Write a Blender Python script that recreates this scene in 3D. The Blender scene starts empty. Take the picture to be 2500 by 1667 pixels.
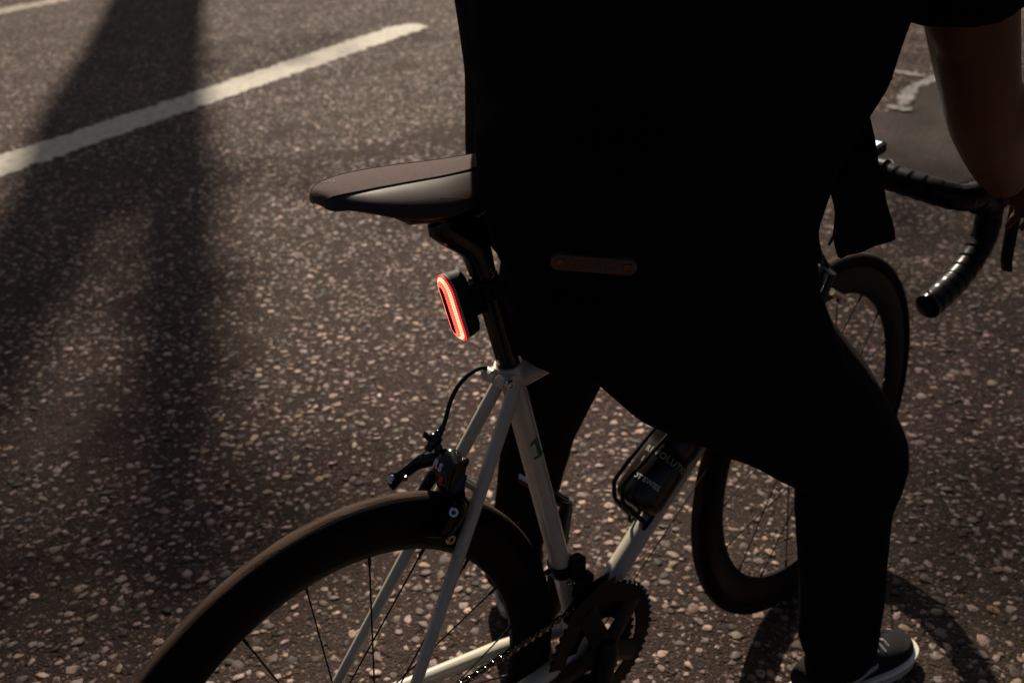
import bpy, bmesh, math, random
import numpy as np
from mathutils import Vector, Matrix, noise
random.seed(7); rng = np.random.default_rng(11)
SC = bpy.context.scene; COL = SC.collection
R = math.radians
PI = math.pi

# ------------------------------------------------------------------ camera
CAM_LOC = Vector((-0.4374, -0.8193, 1.3381))
CAM_RIGHT = Vector((0.738007, -0.673997, -0.032765))
CAM_UP = Vector((0.327651, 0.315476, 0.890573))
CAM_BACK = Vector((-0.589907, -0.667985, 0.453659))
FOC = 1.021
cd = bpy.data.cameras.new('camera'); cam = bpy.data.objects.new('camera', cd); COL.objects.link(cam)
cam.matrix_world = Matrix(((CAM_RIGHT.x, CAM_UP.x, CAM_BACK.x, CAM_LOC.x), (CAM_RIGHT.y, CAM_UP.y, CAM_BACK.y, CAM_LOC.y),
                           (CAM_RIGHT.z, CAM_UP.z, CAM_BACK.z, CAM_LOC.z), (0, 0, 0, 1)))
cd.sensor_width = 36; cd.sensor_fit = 'HORIZONTAL'; cd.lens = 36 * FOC
cd.clip_start = 0.05; cd.clip_end = 1500
cd.dof.use_dof = True; cd.dof.focus_distance = 1.16; cd.dof.aperture_fstop = 6.3
SC.camera = cam

# ------------------------------------------------------------------ light
SUN_AZ, SUN_EL = R(53), R(40)
sund = Vector((math.cos(SUN_EL) * math.cos(SUN_AZ), math.cos(SUN_EL) * math.sin(SUN_AZ), math.sin(SUN_EL)))
w = bpy.data.worlds.new('World'); SC.world = w; w.use_nodes = True
nt = w.node_tree; nt.nodes.clear()
sky = nt.nodes.new('ShaderNodeTexSky'); sky.sky_type = 'NISHITA'; sky.sun_disc = False
sky.sun_elevation = SUN_EL; sky.sun_rotation = PI / 2 - SUN_AZ; sky.air_density = 0.6; sky.dust_density = 4.0; sky.ozone_density = 0.2
bg = nt.nodes.new('ShaderNodeBackground'); bg.inputs['Strength'].default_value = 0.024
wo = nt.nodes.new('ShaderNodeOutputWorld')
nt.links.new(sky.outputs[0], bg.inputs[0]); nt.links.new(bg.outputs[0], wo.inputs[0])
sl = bpy.data.lights.new('sun', 'SUN'); sl.energy = 4.6; sl.angle = R(0.7); sl.color = (1.0, 0.86, 0.70)
so = bpy.data.objects.new('sun', sl); COL.objects.link(so)
so.rotation_euler = (-sund).to_track_quat('-Z', 'Y').to_euler(); so.location = (6, 8, 12)
SC.view_settings.view_transform = 'Standard'; SC.view_settings.look = 'None'
SC.view_settings.exposure = 0.62; SC.view_settings.gamma = 1.0

# ------------------------------------------------------------------ helpers
def at(px, py, y=None, z=None, x=None):
    """point on the sight line of photo pixel (2500 wide) at a given y, z or x"""
    u = (px - 1250) / (FOC * 2500); v = -(py - 833.5) / (FOC * 2500)
    d = CAM_RIGHT * u + CAM_UP * v - CAM_BACK
    if y is not None: t = (y - CAM_LOC.y) / d.y
    elif x is not None: t = (x - CAM_LOC.x) / d.x
    else: t = (z - CAM_LOC.z) / d.z
    return CAM_LOC + d * t

V = Vector
def frame_of(d, hint=None):
    d = d.normalized()
    h = hint or (V((0, 0, 1)) if abs(d.z) < .9 else V((1, 0, 0)))
    u = h - d * h.dot(d)
    if u.length < 1e-6: u = V((0, 1, 0)) - d * d.y
    u.normalize(); return u, d.cross(u)

class MB:
    def __init__(s): s.v = []; s.f = []; s.uv = None
    def add(s, vs, fs):
        o = len(s.v); s.v += [tuple(x) for x in vs]; s.f += [tuple(i + o for i in f) for f in fs]
    def rings(s, rs, closed=False, cap=True):
        n = len(rs[0]); vs = [p for r in rs for p in r]; fs = []
        m = len(rs)
        for i in range(m if closed else m - 1):
            a = i * n; b = ((i + 1) % m) * n
            for k in range(n): fs.append((a + k, a + (k + 1) % n, b + (k + 1) % n, b + k))
        if cap and not closed:
            fs.append(tuple(range(n))[::-1]); fs.append(tuple((m - 1) * n + k for k in range(n)))
        s.add(vs, fs)
    def tube(s, pts, r, n=12, closed=False, hint=None, cap=True):
        pts = [V(p) for p in pts]; m = len(pts)
        rr = r if isinstance(r, (list, tuple)) else [r] * m
        rs = []; u = None
        for i in range(m):
            if closed: d = pts[(i + 1) % m] - pts[i - 1]
            else: d = pts[min(i + 1, m - 1)] - pts[max(i - 1, 0)]
            if u is None: u, w_ = frame_of(d, hint)
            else: u, w_ = frame_of(d, u)
            rs.append([pts[i] + (u * math.cos(2 * PI * k / n) + w_ * math.sin(2 * PI * k / n)) * rr[i] for k in range(n)])
        s.rings(rs, closed, cap)
    def loft(s, secs, n=24, e=2.0):
        """secs: (centre, half-axis vector a, half-axis vector b)"""
        rs = []
        for c, a, b in secs:
            c, a, b = V(c), V(a), V(b); ring = []
            for k in range(n):
                t = 2 * PI * k / n; ct, st = math.cos(t), math.sin(t)
                ring.append(c + a * math.copysign(abs(ct) ** (2 / e), ct) + b * math.copysign(abs(st) ** (2 / e), st))
            rs.append(ring)
        s.rings(rs)
    def ball(s, c, r, n=12, m=8, sc=(1, 1, 1)):
        c = V(c); rs = []
        for i in range(1, m):
            t = PI * i / m
            rs.append([c + V((math.sin(t) * math.cos(2 * PI * k / n) * sc[0], math.sin(t) * math.sin(2 * PI * k / n) * sc[1], math.cos(t) * sc[2])) * r for k in range(n)])
        s.rings(rs)
    def cyl(s, a, b, r, n=20, r2=None, bev=0):
        a, b = V(a), V(b); r2 = r if r2 is None else r2
        if bev:
            d = (b - a).normalized() * bev
            s.tube([a, a + d, b - d, b], [r - bev, r, r2, r2 - bev], n)
        else: s.tube([a, b], [r, r2], n)
    def box(s, c, ax, ay, az, bev=0.0):
        """box with half-axis vectors, chamfered along all edges by lofting"""
        c, ax, ay, az = V(c), V(ax), V(ay), V(az)
        def ring(z, k):
            x = ax - ax.normalized() * k; y = ay - ay.normalized() * k; q = min(bev, .45 * min(x.length, y.length))
            xn, yn = ax.normalized() * q, ay.normalized() * q; o = c + z
            return [o + x + y - xn, o + x + y - yn, o + x - y + yn, o + x - y - xn, o - x - y + xn, o - x - y + yn, o - x + y - yn, o - x + y + xn] if q > 1e-6 else [o + x + y, o + x - y, o - x - y, o - x + y]
        if bev:
            zb = az.normalized() * bev
            s.rings([ring(-az, bev), ring(-az + zb, 0), ring(az - zb, 0), ring(az, bev)])
        else: s.rings([ring(-az, 0), ring(az, 0)])
    def prism(s, poly, off):
        poly = [V(p) for p in poly]; off = V(off); s.rings([poly, [p + off for p in poly]])
    def revolve(s, prof, c, axis, seg=96, hint=None):
        """prof: (radius, axial) closed profile"""
        c, axis = V(c), V(axis).normalized(); u, w_ = frame_of(axis, hint); rs = []
        for i in range(seg):
            t = 2 * PI * i / seg; d = u * math.cos(t) + w_ * math.sin(t)
            rs.append([c + d * r + axis * a for r, a in prof])
        s.rings(rs, closed=True)

ORG = {}
def root_org(o):
    while o.parent: o = o.parent
    return ORG.get(o.name, V((0, 0, 0)))
def mesh_from(mb, name, smooth=True, org=V((0, 0, 0)), sharp=40):
    me = bpy.data.meshes.new(name)
    me.from_pydata([(x - org.x, y - org.y, z - org.z) for x, y, z in mb.v], [], mb.f)
    bm = bmesh.new(); bm.from_mesh(me); bmesh.ops.recalc_face_normals(bm, faces=bm.faces); 
    if smooth:
        for f in bm.faces: f.smooth = True
        for e in bm.edges:
            if len(e.link_faces) == 2 and e.calc_face_angle(0) > R(sharp): e.smooth = False
    bm.to_mesh(me); bm.free()
    return me
def obj(name, mb, mat, parent=None, org=None, smooth=True, sharp=40):
    o_ = org if org is not None else (root_org(parent) if parent else V((0, 0, 0)))
    me = mesh_from(mb, name, smooth, V(o_), sharp); me.materials.append(mat)
    o = bpy.data.objects.new(name, me); COL.objects.link(o)
    if parent: o.parent = parent
    else: o.location = o_; ORG[o.name] = V(o_)
    return o
def tag(o, label=None, cat=None, group=None, kind=None):
    if label: o['label'] = label
    if cat: o['category'] = cat
    if group: o['group'] = group
    if kind: o['kind'] = kind
    return o
def thing(name, label, cat, loc):
    o = bpy.data.objects.new(name, None); COL.objects.link(o); o.location = loc; ORG[o.name] = V(loc); o.empty_display_size = .1
    return tag(o, label, cat)
def remesh(o, vox, smooth=4, sub=0):
    m = o.modifiers.new('r', 'REMESH'); m.mode = 'VOXEL'; m.voxel_size = vox
    s = o.modifiers.new('s', 'SMOOTH'); s.factor = .5; s.iterations = smooth
    dg = bpy.context.evaluated_depsgraph_get(); me = bpy.data.meshes.new_from_object(o.evaluated_get(dg))
    mats = list(o.data.materials); o.modifiers.clear(); o.data = me
    me.materials.clear()
    for x in mats: me.materials.append(x)
    me.polygons.foreach_set('use_smooth', [True] * len(me.polygons))
    return o
def wrinkle(o, amp, scale, seed=0):
    me = o.data; me.update()
    for v in me.vertices:
        p = V(v.co) * scale + V((seed, 0, 0)); q = V((p.x, p.y, p.z * .45 + .6 * p.x))
        v.co = v.co + v.normal * (noise.noise(q) * .7 + noise.noise(q * 2.3) * .3) * amp

def mat(name, col, rough=.5, metal=0, spec=.5, coat=0, bump=None, emit=None, var=None):
    m = bpy.data.materials.new(name); m.use_nodes = True; n = m.node_tree; b = n.nodes['Principled BSDF']
    b.inputs['Base Color'].default_value = (*col, 1); b.inputs['Roughness'].default_value = rough
    b.inputs['Metallic'].default_value = metal; b.inputs['Specular IOR Level'].default_value = spec
    b.inputs['Coat Weight'].default_value = coat; b.inputs['Coat Roughness'].default_value = .08
    tc = n.nodes.new('ShaderNodeTexCoord')
    if bump:
        t = n.nodes.new('ShaderNodeTexNoise'); t.inputs['Scale'].default_value = bump[0]; t.inputs['Detail'].default_value = 4
        bp = n.nodes.new('ShaderNodeBump'); bp.inputs['Strength'].default_value = bump[1]; bp.inputs['Distance'].default_value = bump[2]
        n.links.new(tc.outputs['Object'], t.inputs['Vector']); n.links.new(t.outputs['Fac'], bp.inputs['Height']); n.links.new(bp.outputs[0], b.inputs['Normal'])
    if var:      # (scale, second colour)
        t = n.nodes.new('ShaderNodeTexNoise'); t.inputs['Scale'].default_value = var[0]; t.inputs['Detail'].default_value = 5
        rp = n.nodes.new('ShaderNodeValToRGB'); rp.color_ramp.elements[0].color = (*col, 1); rp.color_ramp.elements[1].color = (*var[1], 1)
        rp.color_ramp.elements[0].position = .4; rp.color_ramp.elements[1].position = .65
        n.links.new(tc.outputs['Object'], t.inputs['Vector']); n.links.new(t.outputs['Fac'], rp.inputs[0]); n.links.new(rp.outputs[0], b.inputs['Base Color'])
    if emit:
        b.inputs['Emission Color'].default_value = (*emit[0], 1); b.inputs['Emission Strength'].default_value = emit[1]
    return m

M = {
 'paint': mat('cream frame paint', (.56, .52, .42), .28, coat=.5, var=(30, (.50, .46, .37))),
 'black_alloy': mat('black anodised alloy', (.0035, .0035, .0035), .35, metal=.0, spec=.2, bump=(300, .1, .001)),
 'gloss_black': mat('gloss black', (.004, .004, .004), .16, spec=.35, coat=.15, var=(40, (.008, .008, .008))),
 'carbon': mat('carbon', (.008, .007, .007), .32, spec=.4, var=(200, (.012, .011, .011))),
 'rim': mat('dark rim', (.004, .0034, .003), .5, spec=.12, var=(25, (.006, .005, .004))),
 'steel': mat('steel', (.55, .53, .5), .22, metal=1, bump=(200, .1, .001)),
 'dark_steel': mat('dark steel', (.10, .095, .09), .35, metal=1, bump=(200, .1, .001)),
 'rubber': mat('black rubber', (.006, .006, .006), .6, spec=.15, bump=(150, .2, .001)),
 'suede': mat('saddle suede', (.085, .060, .056), .9, spec=.15, bump=(900, .5, .0008), var=(300, (.070, .050, .046))),
 'leather': mat('saddle leatherette', (.042, .029, .027), .45, spec=.16, bump=(1600, .22, .0006)),
 'tape': mat('bar tape', (.0035, .003, .004), .30, spec=.16, bump=(120, .2, .001)),
 'cloth': mat('black jacket cloth', (.0036, .0033, .0031), .95, spec=.05, bump=(700, .4, .001)),
 'shirt': mat('black shirt cloth', (.0042, .0044, .0048), .95, spec=.05, bump=(600, .4, .001)),
 'trousers': mat('black trouser cloth', (.0060, .0046, .0042), .95, spec=.06, bump=(900, .4, .001)),
 'skin': mat('skin', (.125, .046, .018), .5, spec=.3, bump=(140, .35, .0015), var=(18, (.090, .033, .013))),
 'hair': mat('dark hair', (.008, .006, .005), .5, bump=(200, .8, .004)),
 'shoe': mat('black shoe canvas', (.008, .008, .008), .8, spec=.2, bump=(800, .4, .001)),
 'sole': mat('white shoe rubber', (.80, .78, .70), .5, var=(60, (.70, .68, .60))),
 'lace': mat('grey laces', (.35, .34, .36), .8, bump=(900, .4, .001)),
 'leather_badge': mat('brown leather badge', (.095, .052, .028), .5, bump=(400, .4, .001)),
 'brass': mat('brass rivet', (.25, .14, .07), .4, metal=1, bump=(200, .1, .001)),
 'lens_black': mat('smoked lens', (.006, .003, .003), .15, var=(90, (.008, .003, .003))),
 'led_red': mat('red led ring', (.3, .01, .005), .3, emit=((1.0, .018, .022), 1.0), var=(90, (.35, .012, .006))),
 'led_hot': mat('hot led strip', (.4, .05, .02), .3, emit=((1.0, .25, .13), 3.4), var=(90, (.5, .06, .02))),
 'led_warm': mat('warm led dots', (.4, .05, .02), .3, emit=((1.0, .11, .07), 1.7), var=(90, (.5, .06, .02))),
 'clear': mat('clear lens rim', (.35, .30, .28), .25, spec=.6, var=(90, (.3, .26, .24))),
 'bottle': mat('black bottle plastic', (.010, .008, .007), .28, spec=.5, var=(30, (.013, .010, .009))),
 'print': mat('pale print', (.40, .38, .28), .6, var=(80, (.3, .29, .22))),
 'white_print': mat('white print', (.6, .58, .55), .5, var=(80, (.5, .48, .46))),
 'red_print': mat('red print', (.45, .01, .01), .4, var=(80, (.4, .01, .01))),
 'green_print': mat('green decal', (.014, .11, .022), .45, var=(80, (.02, .13, .03))),
 'screen': mat('phone screen', (.02, .02, .02), .1, emit=((.80, .84, .76), 1.15), var=(20, (.02, .02, .021))),
 'bark': mat('bark', (.10, .075, .05), .9, bump=(18, .8, .03), var=(4, (.06, .045, .03))),
 'chip': None,
}
# tyre: rubber with filed shoulder grooves
def tyre_mat():
    m = mat('tyre rubber', (.022, .015, .012), .85, spec=.1); n = m.node_tree; b = n.nodes['Principled BSDF']
    uv = n.nodes.new('ShaderNodeUVMap'); uv.uv_map = 'UVMap'; sep = n.nodes.new('ShaderNodeSeparateXYZ'); n.links.new(uv.outputs[0], sep.inputs[0])
    def mth(op, a, b_=None, c=None):
        x = n.nodes.new('ShaderNodeMath'); x.operation = op
        for i, q in enumerate((a, b_, c)):
            if q is None: continue
            if isinstance(q, (int, float)): x.inputs[i].default_value = q
            else: n.links.new(q, x.inputs[i])
        return x.outputs[0]
    u, v = sep.outputs[0], sep.outputs[1]          # u metres round the tyre, v -1..1 over the crown
    av = mth('ABSOLUTE', v)
    sk = mth('MULTIPLY_ADD', av, .07, u)
    g = mth('GREATER_THAN', mth('SINE', mth('MULTIPLY', sk, 2 * PI / .0085)), .45)
    blk = mth('GREATER_THAN', mth('SINE', mth('MULTIPLY', sk, 2 * PI / .075)), .0)
    band = mth('MULTIPLY', mth('GREATER_THAN', av, .22), mth('LESS_THAN', av, .66))
    h = mth('MULTIPLY', mth('MULTIPLY', g, blk), band)
    nz = n.nodes.new('ShaderNodeTexNoise'); nz.inputs['Scale'].default_value = 900; tc = n.nodes.new('ShaderNodeTexCoord'); n.links.new(tc.outputs['Object'], nz.inputs['Vector'])
    hh = mth('SUBTRACT', mth('MULTIPLY', nz.outputs['Fac'], .25), h)
    bp = n.nodes.new('ShaderNodeBump'); bp.inputs['Strength'].default_value = .9; bp.inputs['Distance'].default_value = .0012
    n.links.new(hh, bp.inputs['Height']); n.links.new(bp.outputs[0], b.inputs['Normal'])
    mx = n.nodes.new('ShaderNodeMix'); mx.data_type = 'RGBA'; n.links.new(nz.outputs['Fac'], mx.inputs[0])
    mx.inputs[6].default_value = (.022, .014, .010, 1); mx.inputs[7].default_value = (.072, .045, .032, 1)
    dust = n.nodes.new('ShaderNodeMix'); dust.data_type = 'RGBA'; n.links.new(mth('LESS_THAN', av, .50), dust.inputs[0])
    dust.inputs[6].default_value = (.006, .0048, .0042, 1); n.links.new(mx.outputs[2], dust.inputs[7]); cut = n.nodes.new('ShaderNodeMix'); cut.data_type = 'RGBA'; n.links.new(h, cut.inputs[0]); n.links.new(dust.outputs[2], cut.inputs[6]); cut.inputs[7].default_value = (.003, .0025, .002, 1); n.links.new(mth('MULTIPLY_ADD', h, -.1, .1), b.inputs['Specular IOR Level']); n.links.new(cut.outputs[2], b.inputs['Base Color'])
    return m
M['tyre'] = tyre_mat()

def text_mesh(txt, size, bold=0.0, depth=.0004, sp=1.0):
    c = bpy.data.curves.new('t', 'FONT'); c.body = txt; c.size = size; c.extrude = depth; c.offset = bold; c.space_character = sp
    c.align_x = 'CENTER'; c.align_y = 'CENTER'; c.resolution_u = 3
    o = bpy.data.objects.new('t', c); COL.objects.link(o)
    dg = bpy.context.evaluated_depsgraph_get(); dg.update(); me = bpy.data.meshes.new_from_object(o.evaluated_get(dg))
    bpy.data.objects.remove(o); return me
def lettering(name, txt, size, mp, material, parent, bold=0, depth=.0004, sp=1.0):
    me = text_mesh(txt, size, bold, depth, sp); mb = MB()
    bm = bmesh.new(); bm.from_mesh(me); bmesh.ops.subdivide_edges(bm, edges=[e for e in bm.edges if e.calc_length() > size * .25], cuts=2); bm.to_mesh(me); bm.free()
    mb.v = [tuple(mp(v.co.x, v.co.y, v.co.z)) for v in me.vertices]; mb.f = [tuple(p.vertices) for p in me.polygons]
    return obj(name, mb, material, parent, smooth=False)

# ------------------------------------------------------------------ ground
def ground_mat(name, c0, c1, fine, bumpd):
    m = mat(name, c0, .9, spec=.12); n = m.node_tree; b = n.nodes['Principled BSDF']
    tc = n.nodes.new('ShaderNodeTexCoord')
    n1 = n.nodes.new('ShaderNodeTexNoise'); n1.inputs['Scale'].default_value = fine; n1.inputs['Detail'].default_value = 6; n1.inputs['Roughness'].default_value = .7
    vo = n.nodes.new('ShaderNodeTexVoronoi'); vo.inputs['Scale'].default_value = fine * 1.6
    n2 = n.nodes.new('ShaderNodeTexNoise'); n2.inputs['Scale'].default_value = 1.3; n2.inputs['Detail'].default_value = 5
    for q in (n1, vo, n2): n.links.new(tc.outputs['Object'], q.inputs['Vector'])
    rp = n.nodes.new('ShaderNodeValToRGB'); rp.color_ramp.elements[0].position = .38; rp.color_ramp.elements[1].position = .72
    rp.color_ramp.elements[0].color = (*c0, 1); rp.color_ramp.elements[1].color = (*c1, 1)
    n.links.new(n1.outputs['Fac'], rp.inputs[0])
    v2 = n.nodes.new('ShaderNodeTexVoronoi'); v2.inputs['Scale'].default_value = fine * .95; v2.inputs['Randomness'].default_value = 1; n.links.new(tc.outputs['Object'], v2.inputs['Vector'])
    sx = n.nodes.new('ShaderNodeSeparateColor'); n.links.new(v2.outputs['Color'], sx.inputs[0])
    rr_ = n.nodes.new('ShaderNodeValToRGB'); rr_.color_ramp.elements[0].position = .45; rr_.color_ramp.elements[1].position = 1.0
    rr_.color_ramp.elements[0].color = (0, 0, 0, 1); rr_.color_ramp.elements[1].color = (1, 1, 1, 1); n.links.new(sx.outputs[0], rr_.inputs[0])
    ds = n.nodes.new('ShaderNodeMath'); ds.operation = 'LESS_THAN'; ds.inputs[1].default_value = .38; n.links.new(v2.outputs['Distance'], ds.inputs[0])
    mk = n.nodes.new('ShaderNodeMath'); mk.operation = 'MULTIPLY'; n.links.new(ds.outputs[0], mk.inputs[0]); n.links.new(rr_.outputs[0], mk.inputs[1])
    fx = n.nodes.new('ShaderNodeMix'); fx.data_type = 'RGBA'; n.links.new(mk.outputs[0], fx.inputs[0]); n.links.new(rp.outputs[0], fx.inputs[6]); fx.inputs[7].default_value = (c1[0] * 3.3, c1[1] * 3.05, c1[2] * 2.9, 1)
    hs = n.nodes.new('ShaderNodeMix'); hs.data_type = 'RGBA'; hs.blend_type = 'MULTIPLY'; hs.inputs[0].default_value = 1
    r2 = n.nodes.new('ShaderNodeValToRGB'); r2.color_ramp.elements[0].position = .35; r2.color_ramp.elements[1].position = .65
    r2.color_ramp.elements[0].color = (.96, .82, .86, 1); r2.color_ramp.elements[1].color = (1.10, 1.06, .94, 1)  # pinkish and olive tints of reflected light, painted in as broad hue noise
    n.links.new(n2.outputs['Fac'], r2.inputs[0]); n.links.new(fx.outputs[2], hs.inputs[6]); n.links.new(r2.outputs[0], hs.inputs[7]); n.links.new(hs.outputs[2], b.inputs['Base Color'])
    ad = n.nodes.new('ShaderNodeMath'); ad.operation = 'SUBTRACT'; n.links.new(n1.outputs['Fac'], ad.inputs[0]); n.links.new(vo.outputs['Distance'], ad.inputs[1])
    n3 = n.nodes.new('ShaderNodeTexNoise'); n3.inputs['Scale'].default_value = 34; n3.inputs['Detail'].default_value = 3; n.links.new(tc.outputs['Object'], n3.inputs['Vector'])
    pt = n.nodes.new('ShaderNodeMapRange'); pt.inputs[1].default_value = .30; pt.inputs[2].default_value = .42; pt.inputs[3].default_value = -2.2; pt.inputs[4].default_value = 0; n.links.new(n3.outputs['Fac'], pt.inputs[0])
    a2 = n.nodes.new('ShaderNodeMath'); a2.operation = 'ADD'; n.links.new(ad.outputs[0], a2.inputs[0]); n.links.new(pt.outputs[0], a2.inputs[1]); ad = a2
    bp = n.nodes.new('ShaderNodeBump'); bp.inputs['Strength'].default_value = .8; bp.inputs['Distance'].default_value = bumpd
    n.links.new(ad.outputs[0], bp.inputs['Height']); n.links.new(bp.outputs[0], b.inputs['Normal'])
    return m
mb = MB(); S = 300
mb.add([(-S, -S, 0), (S, -S, 0), (S, S, 0), (-S, S, 0)], [(0, 1, 2, 3)])
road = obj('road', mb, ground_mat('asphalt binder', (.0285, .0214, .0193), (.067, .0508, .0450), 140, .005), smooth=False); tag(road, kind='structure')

LINE_DIR = V((3.30, 1.20, 0)).normalized(); LINE_N = V((-LINE_DIR.y, LINE_DIR.x, 0))
line_tip = (at(1055, 80, z=0) + at(1000, 58, z=0)) / 2
paint = mat('worn road paint', (.41, .385, .325), .75, spec=.3, bump=(70, .6, .004), var=(22, (.31, .29, .24)))
paint_faint = mat('faded road paint', (.34, .30, .23), .8, spec=.3, bump=(70, .6, .004), var=(14, (.15, .13, .10)))
def wear(m, sc, lo, hi, col):
    n = m.node_tree; b = n.nodes['Principled BSDF']; src = b.inputs['Base Color'].links[0].from_socket
    t = n.nodes.new('ShaderNodeTexNoise'); t.inputs['Scale'].default_value = sc; t.inputs['Detail'].default_value = 6; t.inputs['Roughness'].default_value = .75
    tc = n.nodes.new('ShaderNodeTexCoord'); n.links.new(tc.outputs['Object'], t.inputs['Vector'])
    r = n.nodes.new('ShaderNodeValToRGB'); r.color_ramp.elements[0].position = lo; r.color_ramp.elements[1].position = hi
    r.color_ramp.elements[0].color = (1, 1, 1, 1); r.color_ramp.elements[1].color = (0, 0, 0, 1); n.links.new(t.outputs['Fac'], r.inputs[0])
    x = n.nodes.new('ShaderNodeMix'); x.data_type = 'RGBA'; n.links.new(r.outputs[0], x.inputs[0]); n.links.new(src, x.inputs[6]); x.inputs[7].default_value = (*col, 1); n.links.new(x.outputs[2], b.inputs['Base Color'])
wear(paint, 26, .34, .44, (.14, .12, .10)); wear(paint_faint, 16, .40, .55, (.06, .05, .04))
wear(M['paint'], 60, .27, .36, (.22, .19, .15))
def road_line(name, a, b, wid, mt, rag, round_end, seed):
    """flat painted strip with ragged edges, as one sheet 4 mm above the asphalt"""
    a, b = V(a), V(b); d = (b - a).normalized(); nn = V((-d.y, d.x, 0)); L = (b - a).length; n = int(L / .012)
    mb = MB(); top = []; bot = []
    for i in range(n + 1):
        s = L * i / n; hw = wid / 2
        if round_end:
            q = L - s; rr = wid * .62
            if q < rr: hw *= math.sqrt(max(0.0004, 1 - (1 - q / rr) ** 2))
        j1 = (noise.noise(V((s * 14, seed, 0))) * .7 + noise.noise(V((s * 45, seed + 5, 0))) * .5) * rag
        j2 = (noise.noise(V((s * 14, seed + 9, 0))) * .7 + noise.noise(V((s * 45, seed + 14, 0))) * .5) * rag
        c = a + d * s
        top.append(c + nn * max(.002, hw + j1) + V((0, 0, .004))); bot.append(c - nn * max(.002, hw + j2) + V((0, 0, .004)))
    vs = top + bot; k = n + 1
    mb.add(vs, [(i, i + 1, k + i + 1, k + i) for i in range(n)])
    o = obj(name, mb, mt, smooth=False); tag(o, kind='structure'); return o
LW = .265
c_mid = (at(500, 212, z=0) + at(500, 265, z=0)) / 2
tipc = at(1062, 72, z=0)
ldir = (at(985, 76, z=0) - (at(0, 390, z=0) + at(0, 437, z=0)) / 2).normalized()
tip_pt = c_mid + ldir * ((tipc - c_mid).dot(ldir) + .12)
road_line('lane_marking', c_mid - ldir * 7, tip_pt, LW, paint, .060, True, 3.1)
l2 = at(0, 30, z=0)
road_line('edge_marking', l2 - ldir * 6, l2 + ldir * 2.2, .24, paint_faint, .06, False, 8.3)
# smoother repair patch with scuffed paint along its edge
patch_px = [(2080, 268), (2150, 272), (2222, 283), (2236, 262), (2232, 215), (2285, 190), (2420, 178), (2600, 176), (2640, 330), (2420, 420), (2330, 455), (2180, 420), (2060, 330)]
pp = [at(x, y, z=0) for x, y in patch_px]
mb = MB(); mb.add([p + V((0, 0, .004)) for p in pp], [tuple(range(len(pp)))])
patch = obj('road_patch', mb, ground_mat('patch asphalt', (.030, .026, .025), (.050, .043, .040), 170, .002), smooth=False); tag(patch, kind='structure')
def scuff(px, wd, seed):
    pts = [at(x, y, z=0) for x, y in px]; mb = MB(); L = []; Rr = []
    dense = []
    for i in range(len(pts) - 1):
        for k in range(14): dense.append(pts[i].lerp(pts[i + 1], k / 14))
    dense.append(pts[-1])
    for i, p in enumerate(dense):
        d = dense[min(i + 1, len(dense) - 1)] - dense[max(i - 1, 0)]; nn = V((-d.y, d.x, 0)).normalized()
        h = wd * (.5 + .35 * noise.noise(V((i * .4, seed, 0)))) * min(1, .25 + i / 6, .25 + (len(dense) - 1 - i) / 6)
        L.append(p + nn * h + V((0, 0, .008))); Rr.append(p - nn * h + V((0, 0, .008)))
    k = len(dense); mb.add(L + Rr, [(i, i + 1, k + i + 1, k + i) for i in range(k - 1)])
    o = obj('paint_scuff', mb, paint_faint, smooth=False); tag(o, kind='structure')
paint_faint = mat('scuffed white paint', (.30, .285, .27), .8, spec=.3, bump=(70, .6, .004), var=(30, (.12, .11, .10)))
scuff([(2165, 262), (2200, 268), (2224, 273)], .07, 1.5)
scuff([(2203, 262), (2212, 240), (2228, 216), (2275, 198), (2310, 188)], .07, 4.5)
scuff([(2165, 172), (2200, 180), (2260, 190)], .05, 6.5)

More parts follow.
